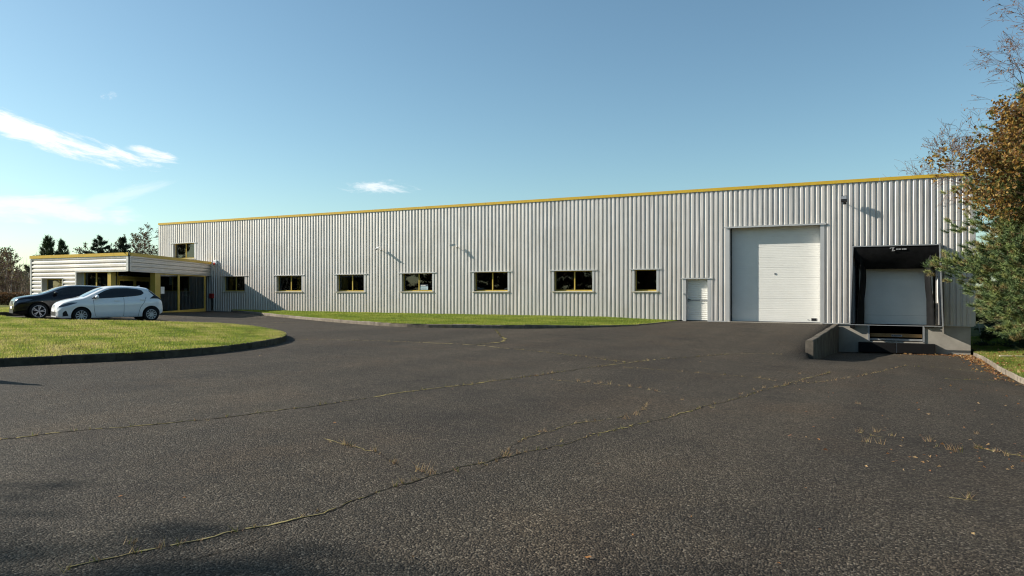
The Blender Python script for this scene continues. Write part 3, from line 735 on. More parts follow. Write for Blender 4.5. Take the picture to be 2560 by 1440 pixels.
# top curtain: sags back from the frame towards the opening
mb = MB(); nx, nz = 24, 10; V = []
for j in range(nz+1):
    t = j/nz
    for i in range(nx+1):
        s = i/nx; x0c, x1c = -1.55+.42*max(0, t-.45)/.55, 1.79-.42*max(0, t-.45)/.55
        x = x0c+(x1c-x0c)*s
        yy = yf+.03+.30*t*t+.03*math.sin(s*math.pi)*t+.012*math.sin(s*9+t*4)*t
        V.append((x, yy, 3.47-.98*t+.02*math.sin(s*math.pi*2)*t))
mb.add(V, [(j*(nx+1)+i, j*(nx+1)+i+1, (j+1)*(nx+1)+i+1, (j+1)*(nx+1)+i) for j in range(nz) for i in range(nx)], True)
sub('top_curtain', mb, M['rubber_scuffed'], SH)
for s in (-1, 1):   # side curtains, bent inwards by the trucks
    mb = MB(); V = []; n1, n2 = 8, 16; cx = .11
    for j in range(n2+1):
        t = j/n2; z = 3.05-3.06*t
        bulge = .06*math.sin(min(1, t*1.6)*math.pi)
        for i in range(n1+1):
            q = i/n1; xi = (1.20-bulge+.03*t)*s+cx; xo = xi+s*(.20+.10*t)
            V.append((xo+(xi-xo)*q, yf+.06+.36*q*q, z))
    mb.add(V, [(j*(n1+1)+i, j*(n1+1)+i+1, (j+1)*(n1+1)+i+1, (j+1)*(n1+1)+i) for j in range(n2) for i in range(n1)], True)
    sub('side_curtain', mb, M['rubber_scuffed'], SH)
for x in (-1.36, 1.52):
    mb = MB(); mb.box(x, x+.10, -.10, -.05, 0, 1.04); sub('guide_post', mb, M['white'], SH)
mb = MB()   # maker's mark on the top curtain: a hooked Z and a bar of letters
def mark(pts): mb.add([(p[0], yf+.012, p[1]) for p in pts]+[(p[0], yf+.02, p[1]) for p in pts], [tuple(range(len(pts))), tuple(reversed(range(len(pts), 2*len(pts))))]+[(i, (i+1) % len(pts), len(pts)+(i+1) % len(pts), len(pts)+i) for i in range(len(pts))])
mx, mz, u = -.10, 3.31, .01
mark([(mx,mz+.06),(mx+.03,mz+.095),(mx+.19,mz+.11),(mx+.19,mz+.075),(mx+.05,mz+.07),(mx+.02,mz+.045)])
mark([(mx+.115,mz+.075),(mx+.165,mz+.075),(mx+.145,mz-.03),(mx+.095,mz-.03)])
mark([(mx+.085,mz-.065),(mx+.20,mz-.055),(mx+.235,mz-.01),(mx+.205,mz-.01),(mx+.18,mz-.03),(mx+.095,mz-.03)])
for k, ww in enumerate((.05,.035,.05,.02,.05,.06,.05)):
    x = mx+.26+k*.058; mark([(x,mz-.005),(x+ww,mz-.005),(x+ww,mz+.05),(x,mz+.05)])
sub('maker_mark', mb, M['print_grey'], SH)

# retaining wall beside the dock
RW = thing('retaining_wall', (-2.31, -6, -.9), 'weathered low concrete wall running from the loading dock out into the yard', 'wall')
mb = MB(); ny = 26
for k in range(ny):
    pass
def rw_profile(yy, t):
    return -.055-.01*math.sin(yy*1.7)
V = []; ys = [-12.32+12.26*k/ny for k in range(ny+1)]; r5 = random.Random(5)
for yy in ys:
    zt = rw_profile(yy, 0); j = r5.uniform(-.008, .008)
    zc = -.04 if yy > -12.2 else 0
    for p in ((-2.43+j, yy, -2.0), (-2.43+j, yy, zt-.03), (-2.40+j, yy, zt), (-2.22+j, yy, zt), (-2.195+j, yy, zt-.03), (-2.195+j, yy, -2.0)): V.append(p)
mb.add(V, [(6*k+i, 6*k+i+1, 6*k+i+7, 6*k+i+6) for k in range(ny) for i in range(5)]+[(0,1,2,3,4,5), tuple(6*ny+i for i in (5,4,3,2,1,0))])
o = sub('wall_body', mb, M['oldconcrete'], RW)
# ------------------------------------------------------------------ entrance annex
AX0, AX1, AY, AT = -45.95, -36.87, -11.35, 3.42
JX, JY = -43.94, -.06
AN = thing('entrance_annex', (AX0, AY, .2), 'low flat-roofed entrance block with horizontal ribbed cladding and yellow door frames behind the two cars', 'building')
Jv, Cv = Vector((JX, JY)), Vector((AX1, AY)); DV = (Jv-Cv).normalized(); SL = (Jv-Cv).length; NV = Vector((-DV.y, DV.x))   # NV points to the right, into the yard
if NV.x < 0: NV = -NV
FB = 2.58      # underside of the fascia
AWIN = (-44.80, -42.79, 1.25, 2.17)
hf_front = lambda u, d, z: (AX0+.06+z, AY-d, u)      # ribs run along the wall: u is height, z is length
LF = AX1-AX0
ks = [(.1+i*4*PITCH, min(.1+(i+1)*4*PITCH, 3.40)) for i in range(4)]
GLX0 = -41.46
for i, (u0, u1) in enumerate(ks):
    # wall part left of the glazing (reaches the ground), fascia part above the glazing
    hol = [(AWIN[2]-.03, AWIN[3]+.03, AWIN[0]-AX0-.10, AWIN[1]-AX0-.02)]
    if u0 < FB:
        clad_panel(AN, u0, min(u1, FB), .02, GLX0-AX0-.12, hf_front, hol, seed=400+i, zstep=2)
    if u1 > FB: clad_panel(AN, max(u0, FB), u1, .02, LF-.1, hf_front, [], seed=410+i, zstep=2)
side = lambda u, d, z: (Cv.x+DV.x*z+NV.x*d, Cv.y+DV.y*z+NV.y*d, u)
clad_panel(AN, FB, 3.40, .1, SL-.02, side, [], seed=420, zstep=2)
leftw = lambda u, d, z: (AX0-d, AY+z, u)
for i, (u0, u1) in enumerate(ks): clad_panel(AN, u0, u1, 0, 11.3, leftw, [], seed=430+i, zstep=3)
def plate(mb, a, b, z0, z1, out0, out1):
    """upright plate along the oblique side, a..b metres from the corner, out0..out1 towards the yard"""
    c = Cv+DV*((a+b)/2)+NV*((out0+out1)/2)
    return mb.obox((c.x, c.y, (z0+z1)/2), (DV.x, DV.y, 0), (NV.x, NV.y, 0), (0,0,1), (b-a)/2, abs(out1-out0)/2, (z1-z0)/2)
# coping: lengths along both edges
ed = [AX0-.06, AX0+3.0, AX0+5.1, AX0+7.9, AX1+.05]
for a, b in zip(ed[:-1], ed[1:]):
    mb = MB(); mb.box(a+.004, b-.004, AY-.09, AY-.06, AT-.02, AT+.14); mb.box(a+.004, b-.004, AY-.09, AY+.3, AT+.1401, AT+.155); sub('coping', mb, M['yellow'], AN)
for a, b in ((0, 4.4), (4.4, 8.8), (8.8, SL-.01)):
    mb = MB(); plate(mb, a+.004, b-.004, AT-.02, AT+.14, .06, .09); plate(mb, a+.004, b-.004, AT+.1401, AT+.155, -.3, .09); sub('coping', mb, M['yellow'], AN)
mb = MB(); mb.box(AX0-.06, AX0+.09, AY-.06, AY-.045, .05, AT-.05); mb.box(AX0-.06, AX0-.045, AY-.06, AY+.1, .05, AT-.05); sub('corner_trim', mb, M['trim'], AN)
mb = MB(); mb.box(AX1-.15, AX1+.03, AY-.06, AY-.045, FB-.03, AT-.05); plate(mb, -.02, .15, FB-.03, AT-.05, .045, .06); sub('corner_trim', mb, M['trim'], AN)
mb = MB(); mb.box(GLX0-.13, AX1-.15, AY-.06, AY-.045, FB-.04, FB+.02); plate(mb, .15, SL, FB-.04, FB+.02, .045, .06); sub('fascia_trim', mb, M['trim'], AN)
mb = MB(); plate(mb, SL-.12, SL-.01, FB-.04, AT-.05, .0605, .07); sub('fascia_end_trim', mb, M['trim'], AN)
# roof and soffit
poly = [(AX0, AY), (AX1, AY), (JX, JY), (AX0, JY)]
mb = MB(); mb.add([(x, y, AT+.02) for x, y in poly], [(0,1,2,3)]); sub('roof', mb, M['trim'], AN)
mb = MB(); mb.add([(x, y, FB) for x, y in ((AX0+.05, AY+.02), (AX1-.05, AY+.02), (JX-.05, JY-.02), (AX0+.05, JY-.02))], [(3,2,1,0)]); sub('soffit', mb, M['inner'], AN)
mb = MB(); mb.add([(x, y, .16) for x, y in ((AX0+.1, AY+.1), (-38.9, AY+.15), (JX-.1, JY-.1), (AX0+.1, JY-.1))], [(0,1,2,3)]); sub('floor_slab', mb, M['dark'], AN)
mb = MB(); mb.box(AX0+.3, AX0+.35, AY+.3, JY-.1, .1, FB); mb.box(AX0+.4, -42.0, AY+4.2, AY+4.25, .1, FB); sub('partition', mb, M['inner'], AN)
# window in the front wall
aw = bpy.data.objects.new('window', None); link(aw, AN); aw.location = (AWIN[0]-AX0, 0, AWIN[2]-.2)
x0, x1, z0, z1 = AWIN; d = AY+.30
mb = MB(); mb.box(x0-.10, x0, AY-.055, AY-.043, z0-.05, z1+.02); mb.box(x0-.006, x0, AY-.043, d, z0, z1+.02); mb.box(x1, x1+.06, AY-.055, AY-.043, z0-.05, z1+.02); mb.box(x1, x1+.006, AY-.043, d, z0, z1+.02); sub('jamb_flashing', mb, M['trim'], aw)
mb = MB(); mb.box(x0-.10, x1+.06, AY-.07, d, z1+.0205, z1+.04); sub('head_flashing', mb, M['trim'], aw)
mb = MB(); mb.box(x0-.10, x1+.06, AY-.09, d, z0-.03, z0-.001); sub('sill', mb, M['sill'], aw)
mb = MB(); c = x0+.62*(x1-x0); mb.box(x0+.01, x0+.06, d-.05, d, z0, z1); mb.box(x1-.06, x1-.01, d-.05, d, z0, z1); mb.box(x0+.06, x1-.06, d-.05, d, z1-.05, z1); mb.box(x0+.06, x1-.06, d-.05, d, z0, z0+.05); mb.box(c-.025, c+.025, d-.05, d-.001, z0+.05, z1-.05); sub('frame', mb, M['yellow_frame'], aw)
for a, b in ((x0+.06, c-.025), (c+.025, x1-.06)):
    mb = MB(); mb.box(a, b, d-.03, d-.02, z0+.05, z1-.05); sub('pane', mb, M['glass'], aw)
# glazed front bay with two lights and a yellow post
gb = bpy.data.objects.new('glazed_bay', None); link(gb, AN); gb.location = (GLX0-AX0, 0, 0)
y = AY+.32
mb = MB(); mb.box(GLX0-.12, GLX0, AY-.055, AY-.043, .05, FB-.05); mb.box(GLX0-.006, GLX0, AY-.043, y, .05, FB); sub('jamb_flashing', mb, M['trim'], gb)
mb = MB(); mb.box(GLX0+.22, GLX0+.30, y-.06, y, .05, FB); mb.box(-40.14, -40.06, y-.07, y, .05, FB); mb.box(GLX0+.3, -38.74, y-.05, y, .1, .45); mb.box(GLX0+.3, -38.74, y-.05, y-.001, FB-.08, FB-.001); sub('frame', mb, M['yellow_frame'], gb)
mb = MB(); mb.box(GLX0, GLX0+.22, y-.03, y, .05, FB); sub('infill_panel', mb, M['trim'], gb)
mb = MB(); mb.box(GLX0+.3, -40.12, y+.25, y+.26, .5, FB-.3); mb.box(-40.05, -38.8, y+.25, y+.26, .5, FB-.25); sub('blind', mb, M['blind'], gb)
mb = MB(); mb.box(-38.74, -38.44, AY+.02, AY+.30, .05, FB-.002); sub('post', mb, M['yellow_frame'], gb)
for a, b in ((GLX0+.30, -40.14), (-40.06, -38.74)):
    mb = MB(); mb.box(a, b, y-.03, y-.02, .45, FB-.08); sub('pane', mb, M['lobby_glass'], gb)
# inner oblique wall with the double doors
P0 = Vector((-38.83, -11.1))
def ip(a, o=0): q = P0+DV*a+NV*o; return q
def iplate(mb, a, b, z0, z1, o0=-.03, o1=.03):
    c = ip((a+b)/2, (o0+o1)/2); return mb.obox((c.x, c.y, (z0+z1)/2), (DV.x, DV.y, 0), (NV.x, NV.y, 0), (0,0,1), (b-a)/2, abs(o1-o0)/2, (z1-z0)/2)
ed_ = bpy.data.objects.new('entrance_door', None); link(ed_, AN); q = ip(1.0); ed_.location = (q.x-AX0, q.y-AY, 0)
mb = MB(); iplate(mb, .78, .90, .1, FB-.002); iplate(mb, 5.32, 5.42, .1, FB-.002); iplate(mb, .9, 5.32, 2.20, 2.33, -.03, .028); sub('frame', mb, M['yellow_frame'], ed_)
for a, b in ((.93, 3.06), (3.10, 5.29)):
    lf = bpy.data.objects.new('door_leaf', None); link(lf, ed_)
    mb = MB(); iplate(mb, a, a+.16, .14, 2.19, -.02, .04); iplate(mb, b-.16, b, .14, 2.19, -.02, .04); iplate(mb, a+.16, b-.16, 2.05, 2.19, -.02, .039); iplate(mb, a+.16, b-.16, .14, .42, -.02, .039)
    fr = sub('door_leaf', mb, M['yellow_frame'], ed_)
    mb = MB(); iplate(mb, a+.16, b-.16, .42, 2.05, 0, .01); sub('pane', mb, M['lobby_glass'], fr)
    bpy.data.objects.remove(lf)
mb = MB(); iplate(mb, .9, 5.32, 2.33, FB-.003, 0, .01); iplate(mb, 0.02, .78, .1, FB-.003, 0, .01); sub('side_light', mb, M['lobby_glass'], ed_)
mb = MB()
for a in (1.0, 5.2): iplate(mb, a, a+.05, 1.72, 1.82, .0405, .07)
sub('hinge', mb, M['black'], ed_)
mb = MB(); iplate(mb, 5.42, 8.6, .1, FB-.003, -.05, 0); sub('recess_wall', mb, M['inner'], AN)
# glazed screen below the oblique fascia, from the broad yellow column to the warehouse
gs = bpy.data.objects.new('glazed_screen', None); link(gs, AN); q = Cv+DV*4.2; gs.location = (q.x-AX0, q.y-AY, 0)
S0, S1, S2, S3 = 3.45, 4.25, 7.27, 12.25
mb = MB(); plate(mb, S0, S1, .0, FB-.045, -.25, .02); sub('column', mb, M['yellow_frame'], gs)
mb = MB(); plate(mb, S1, S3, .0, .22, -.06, .0); plate(mb, S2-.16, S2+.14, .22, FB-.045, -.06, .005); plate(mb, S3-.15, S3+.1, .0, FB-.045, -.06, .005); plate(mb, S1, S3-.15, FB-.12, FB-.046, -.06, -.001); sub('frame', mb, M['yellow_frame'], gs)
for a, b in ((S1, S2-.16), (S2+.14, S3-.15)):
    mb = MB(); plate(mb, a, b, .22, FB-.12, -.035, -.025); sub('pane', mb, M['lobby_glass'], gs)
mb = MB(); plate(mb, S1+.15, S1+.72, 1.30, 1.72, -.024, -.021); sub('notice', mb, M['paper'], gs)
mb = MB(); plate(mb, S2+1.0, S2+1.45, 1.15, 1.62, -.20, -.197); sub('poster', mb, M['red'], gs)
mb = MB(); plate(mb, S2+1.46, S2+2.0, 1.13, 1.62, -.20, -.197); sub('poster', mb, M['paper'], gs)
mb = MB()   # hanging pennant-shaped sign inside the first pane
q = [Cv+DV*a-NV*.15 for a in (S1+1.75, S1+2.35, S1+2.25, S1+1.85)]
mb.add([(q[0].x,q[0].y,1.85),(q[1].x,q[1].y,1.85),(q[2].x,q[2].y,2.35),(q[3].x,q[3].y,2.35)], [(0,1,2,3)]); sub('hanging_sign', mb, M['paper'], gs)
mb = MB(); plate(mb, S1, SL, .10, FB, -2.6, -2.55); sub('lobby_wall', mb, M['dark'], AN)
for k in range(7):
    mb = MB(); plate(mb, S2+2.2+.24*k, S2+2.44+.24*k, .16, .16+.17*(k+1), -1.7, -.7); sub('stair_step', mb, M['inner'], AN)
mb = MB(); plate(mb, S1, SL-.05, -.35, .0, -.2, -.02); mb.box(AX0, -38.4, AY+.02, AY+.2, -.3, .1); sub('plinth', mb, M['dark'], AN)

# ------------------------------------------------------------------ small things fixed to the front wall
def on_wall(name, x, z, label, cat, group=None): return thing(name, (x, -RIB, z), label, cat, group)
FL = on_wall('floodlight', -1.94, 5.60, 'black floodlight on a short arm high on the ribbed wall above the loading dock', 'light')
mb = MB(); mb.box(-2.0, -1.88, -.055, -.041, 5.48, 5.60); mb.tube([(-1.94,-.05,5.54),(-1.94,-.20,5.52),(-1.94,-.30,5.58)], .022, 6); sub('bracket', mb, M['black'], FL)
mb = MB(); mb.add([(-2.08,-.48,5.58),(-1.82,-.48,5.58),(-1.82,-.27,5.55),(-2.08,-.27,5.55),(-2.08,-.45,5.84),(-1.82,-.45,5.84),(-1.84,-.30,5.80),(-2.06,-.30,5.80)], [(0,3,2,1),(4,5,6,7),(0,1,5,4),(1,2,6,5),(2,3,7,6),(3,0,4,7)]); sub('lamp_housing', mb, M['black'], FL, .012)
mb = MB(); mb.add([(-2.06,-.484,5.68),(-1.84,-.484,5.68),(-1.84,-.468,5.81),(-2.06,-.468,5.81)], [(0,1,2,3)]); sub('lens', mb, M['steel'], FL)
def camera_unit(x, z, aim, label):
    t = on_wall('security_camera', x, z, label, 'security camera', 'security cameras on the front wall')
    mb = MB(); mb.lathe([(.055,-.041),(.055,-.07)], 'y', (x,0,z), 12); mb.tube([(x,-.07,z),(x,-.24,z),(x+aim*.05,-.30,z+.05)], .018, 6); sub('bracket', mb, M['white'], t)
    a = Vector((aim, -.75, -.28)).normalized(); c = Vector((x+aim*.05,-.30,z+.09)); s = a.cross(Vector((0,0,1))).normalized(); u = s.cross(a)
    mb = MB(); mb.obox(c+a*.06, a, s, u, .17, .048, .045); sub('camera_body', mb, M['white'], t, .01)
    mb = MB(); mb.obox(c+a*.09+u*.055, a, s, u, .19, .056, .006); sub('sun_hood', mb, M['white'], t)
    mb = MB(); mb.obox(c+a*.232, a, s, u, .004, .034, .034); sub('lens', mb, M['black'], t)
camera_unit(-28.55, 4.06, .1, 'white security camera facing straight out, left of the camera that is turned sideways')
camera_unit(-22.93, 4.09, -1.1, 'white security camera turned sideways to the left, right of the camera that faces out')
AL = on_wall('alarm_siren', -43.36, 3.50, 'white and red alarm siren box on the wall just above the annex roof end', 'alarm')
mb = MB(); mb.box(-43.52, -43.20, -.16, -.042, 3.36, 3.66); sub('housing', mb, M['white'], AL, .02)
mb = MB(); mb.box(-43.48, -43.30, -.20, -.161, 3.33, 3.50); sub('beacon', mb, M['red'], AL, .015)
RB = on_wall('hydrant_box', -43.72, 1.10, 'dark red box with a pipe below it on the wall beside the entrance glazing', 'box')
mb = MB(); mb.box(-43.88, -43.52, -.20, -.042, .93, 1.27); sub('case', mb, M['red'], RB, .015)
mb = MB(); mb.tube([(-43.70,-.1,.93),(-43.70,-.1,.05)], .05, 8); sub('pipe', mb, M['black'], RB)
mb = MB(); mb.tube([(-43.70,-.08,1.28),(-43.70,-.08,2.3)], .018, 6); sub('conduit', mb, M['white'], RB)

# ------------------------------------------------------------------ cars
def interp(pts, x):
    if x <= pts[0][0]: return pts[0][1]
    for (a, ya), (b, yb) in zip(pts[:-1], pts[1:]):
        if x <= b: t = (x-a)/(b-a); return ya+(yb-ya)*t
    return pts[-1][1]
def smooth_interp(pts):
    """monotone cubic through the points"""
    X = [p[0] for p in pts]; Y = [p[1] for p in pts]; n = len(X)
    d = [(Y[i+1]-Y[i])/(X[i+1]-X[i]) for i in range(n-1)]; m = [d[0]]+[0 if d[i-1]*d[i] <= 0 else 2*d[i-1]*d[i]/(d[i-1]+d[i]) for i in range(1, n-1)]+[d[-1]]
    def f(x):
        if x <= X[0]: return Y[0]
        if x >= X[-1]: return Y[-1]
        i = max(j for j in range(n-1) if X[j] <= x); h = X[i+1]-X[i]; t = (x-X[i])/h
        return Y[i]*(2*t**3-3*t**2+1)+m[i]*h*(t**3-2*t**2+t)+Y[i+1]*(-2*t**3+3*t**2)+m[i+1]*h*(t**3-t**2)
    return f
def make_car(spec, label, loc, rz):
    top = smooth_interp(spec['top']); bot = smooth_interp(spec['bot']); plan = smooth_interp(spec['plan']); belt = smooth_interp(spec['belt'])
    xr, xf = spec['top'][0][0], spec['top'][-1][0]
    RR, AX = spec['R'], spec['axles']
    paint = M[spec['paint']]
    root = thing(spec['name'], (*loc, float(G(*loc))), label, 'car', None, rz)
    def hh(x): return .055+.085*max(0, min(1, (top(x)-belt(x))/.35))
    def zs(x): return max(top(x)-hh(x)*1.15, bot(x)+.05)
    def wside(x, z):
        W = plan(x); b = min(belt(x), zs(x)); lo = bot(x)
        if z <= b:
            t = (z-lo)/max(b-lo, .05)
            crease = .012*math.exp(-((t-.80)/.10)**2)
            return W*(1-.075*max(0, .30-t)**2/.09-.045*max(0, t-.62)**2/.14)+crease
        Wb = W*(1-.045)
        return Wb-(z-b)*spec['tumble']-(z-b)**2*.18
    def wtop(x, z):   # full outline incl. the rounded roof edge
        s = zs(x)
        if z <= s: return wside(x, z)
        t = min(1, (z-s)/max(top(x)-s, 1e-4)); return wside(x, s)*max(0, 1-t**3.0)**(1/3.0)
    def ztop(x, y):
        s = zs(x); w = wside(x, s); q = min(1, abs(y)/w); return s+(top(x)-s)*(1-q**3.0)**(1/3.0)
    xs = [xr+(xf-xr)*(.5-.5*math.cos(math.pi*i/64)) for i in range(65)]
    ringn = None; V = []
    for x in xs:
        lo, s, tp = bot(x), zs(x), top(x); half = []
        wl = wside(x, lo)
        half.append((0, lo)); half.append((wl*.5, lo)); half.append((wl*.92, lo))
        for k in range(13): z = lo+.02+(s-lo-.02)*k/12; half.append((wside(x, z), z))
        w = wside(x, s)
        for k in range(1, 9): a = math.pi/2*k/9; half.append((w*math.cos(a)**(2/3.0), s+(tp-s)*math.sin(a)**(2/3.0)))
        half.append((0, tp))
        ring = [(x, -y, z) for y, z in half]+[(x, y, z) for y, z in reversed(half[1:-1])]
        ringn = len(ring); V.extend(ring)
    F = [(i*ringn+k, (i+1)*ringn+k, (i+1)*ringn+(k+1) % ringn, i*ringn+(k+1) % ringn) for i in range(len(xs)-1) for k in range(ringn)]
    F.append(tuple(range(ringn))); F.append(tuple(reversed(range((len(xs)-1)*ringn, len(xs)*ringn))))
    mb = MB(); mb.add(V, F, True)
    body = mb.build('body', [paint, M['black']])
    cut = MB()
    for ax in AX:
        for s in (-1, 1): cut.lathe([(RR*1.17, s*.56), (RR*1.17, s*1.2)], 'y', (ax, 0, RR*1.02), 40, False, 1)
    co = cut.build('cutter', [paint, M['black']])
    md = body.modifiers.new('arches', 'BOOLEAN'); md.operation = 'DIFFERENCE'; md.object = co; md.solver = 'EXACT'
    dg = bpy.context.evaluated_depsgraph_get(); me = bpy.data.meshes.new_from_object(body.evaluated_get(dg))
    body.modifiers.clear(); body.data = me; bpy.data.objects.remove(co)
    body.parent = root; body.location = (0,0,0)
    try: me.set_sharp_from_angle(angle=math.radians(32))
    except Exception: pass
    def part(name, mb, mat, parent=root): return [m.build(name, mat, parent, Vector((0,0,0))) for m in split(mb)][0]
    def strip(name, lower, upper, x0, x1, mat, off=.005, n=28, both=True, m=5, wf=wtop):
        lo_, up_ = smooth_interp(lower), smooth_interp(upper); mb = MB()
        for s in ((-1, 1) if both else (1,)):
            V = []
            for i in range(n+1):
                x = x0+(x1-x0)*i/n; a, b = lo_(x), up_(x)
                for k in range(m+1): z = a+(b-a)*k/m; V.append((x, s*(wf(x, z)+off), z))
            mb.add(V, [(i*(m+1)+k, (i+1)*(m+1)+k, (i+1)*(m+1)+k+1, i*(m+1)+k+1) for i in range(n) for k in range(m)], True)
        return part(name, mb, mat)
    def deck(name, x0, x1, ya, yb, mat, off=.006, n=16, m=14):
        mb = MB(); V = []
        for i in range(n+1):
            t = i/n; x = x0+(x1-x0)*t; hw = ya+(yb-ya)*t
            for k in range(m+1): y = -hw+2*hw*k/m; V.append((x, y, ztop(x, y)+off))
        mb.add(V, [(i*(m+1)+k, (i+1)*(m+1)+k, (i+1)*(m+1)+k+1, i*(m+1)+k+1) for i in range(n) for k in range(m)], True)
        return part(name, mb, mat)
    for nm, lo_, up_, x0, x1, mt in spec['strips']: strip(nm, lo_, up_, x0, x1, M[mt])
    for nm, x0, x1, ya, yb, mt in spec['decks']: deck(nm, x0, x1, ya, yb, M[mt])
    mb = MB()   # door gaps
    for line in spec['seams']:
        for s in (-1, 1):
            pts = []
            for (xa, za), (xb, zb) in zip(line[:-1], line[1:]):
                for k in range(6): t = k/6; pts.append((xa+(xb-xa)*t, za+(zb-za)*t))
            pts.append(line[-1])
            V = []
            for x, z in pts: V += [(x-.006, s*(wtop(x-.006, z)+.003), z-.002), (x+.006, s*(wtop(x+.006, z)+.003), z+.002)]
            mb.add(V, [(2*i, 2*i+1, 2*i+3, 2*i+2) for i in range(len(pts)-1)])
    part('door_gap', mb, M['black'])
    for x, z in spec['handles']:
        for s in (-1, 1):
            y = s*(wside(x, z)+.018); mb = MB(); mb.obox((x, y, z), (1,0,0), (0,1,0), (0,0,1), .10, .014, .016); part('door_handle', mb, paint)
    mx, mz = spec['mirror']
    for s in (-1, 1):
        y0 = wside(mx, mz); mb = MB()
        V = []; n1, n2 = 12, 8
        for j in range(n2+1):
            ph = math.pi*j/n2
            for i in range(n1):
                th_ = 2*math.pi*i/n1; V.append((mx+.02+.075*math.sin(ph)*math.cos(th_)*(1.2 if math.cos(th_) > 0 else .7), s*(y0+.15+.125*math.cos(ph)), mz+.055+.072*math.sin(ph)*math.sin(th_)))
        mb.add(V, [(j*n1+i, j*n1+(i+1) % n1, (j+1)*n1+(i+1) % n1, (j+1)*n1+i) for j in range(n2) for i in range(n1)], True)
        mb.obox((mx, s*(y0+.05), mz+.01), (1,0,0), (0,1,0), (0,0,1), .03, .07, .015)
        part('wing_mirror', mb, M[spec.get('mirror_mat', spec['paint'])])
    for f in spec['front']:   # nose panels: name, half width, z0, z1, out, material
        nm, y0, y1, z0, z1, mt = f; mb = MB(); V = []; n1 = 8
        for i in range(n1+1):
            y = y0+(y1-y0)*i/n1
            for z in (z0, z1):
                lo_x, hi_x = xf-1.0, xf   # find where the body outline has this half width
                for _ in range(24):
                    mid = (lo_x+hi_x)/2
                    if wtop(mid, z) > abs(y) and top(mid) > z: lo_x = mid
                    else: hi_x = mid
                V.append((lo_x+.012, y, z))
        mb.add(V, [(2*i, 2*i+2, 2*i+3, 2*i+1) for i in range(n1)], True); part(nm, mb, M[mt])
    mb = MB(); x = spec['fin']; mb.add([(x+.1, 0, ztop(x+.1,0)-.01), (x-.1, .02, ztop(x-.1,0)-.01), (x-.1, -.02, ztop(x-.1,0)-.01), (x-.09, 0, ztop(x-.09,0)+.07)], [(0,1,3),(1,2,3),(2,0,3),(0,2,1)]); part('roof_aerial', mb, paint)
    # wheels
    def wheel_mesh(s):
        ty = MB(); r = RR; ty.lathe([(r*spec['rim']*.985, .08), (r*.93, .105), (r, .07), (r, -.07), (r*.93, -.105), (r*.66, -.08)], 'y', n=36, cap=False)
        ri = MB(); q = spec['rim']*r
        ri.lathe([(q, .082), (q*.97, .092), (q*.91, .094), (q*.885, .06)], 'y', n=36, cap=False)
        for k in range(spec['spokes']):
            a = 2*math.pi*k/spec['spokes']; 
            for da in spec['split']:
                c, sn = math.cos(a+da), math.sin(a+da); c0, s0 = math.cos(a+da*.3), math.sin(a+da*.3)
                p0 = Vector((c0*q*.16, .078, s0*q*.16)); p1 = Vector((c*q*.91, .088, s*0+sn*q*.91)); dd = (p1-p0).normalized()
                ri.obox((p0+p1)/2, dd, (0,1,0), dd.cross(Vector((0,1,0))), (p1-p0).length/2, .012, spec['spoke_w'])
        ri.lathe([(q*.17, .06), (q*.17, .095), (q*.10, .10)], 'y', n=16)
        di = MB(); di.lathe([(q*.97, .02), (q*.97, .045)], 'y', n=28)
        return ty, ri, di
    for ax in AX:
        for s in (-1, 1):
            wh = bpy.data.objects.new('wheel', None); link(wh, root); wh.location = (ax, s*(plan(ax)-.095), RR); wh.rotation_euler = (0, rnd.uniform(0, 1), 0 if s > 0 else math.pi)
            ty, ri, di = wheel_mesh(s)
            ty.build('tyre', M['tyre'], wh, Vector((0,0,0))); ri.build('rim', M['alloy'], wh, Vector((0,0,0))); di.build('brake_disc', M['black'], wh, Vector((0,0,0)))
    return root
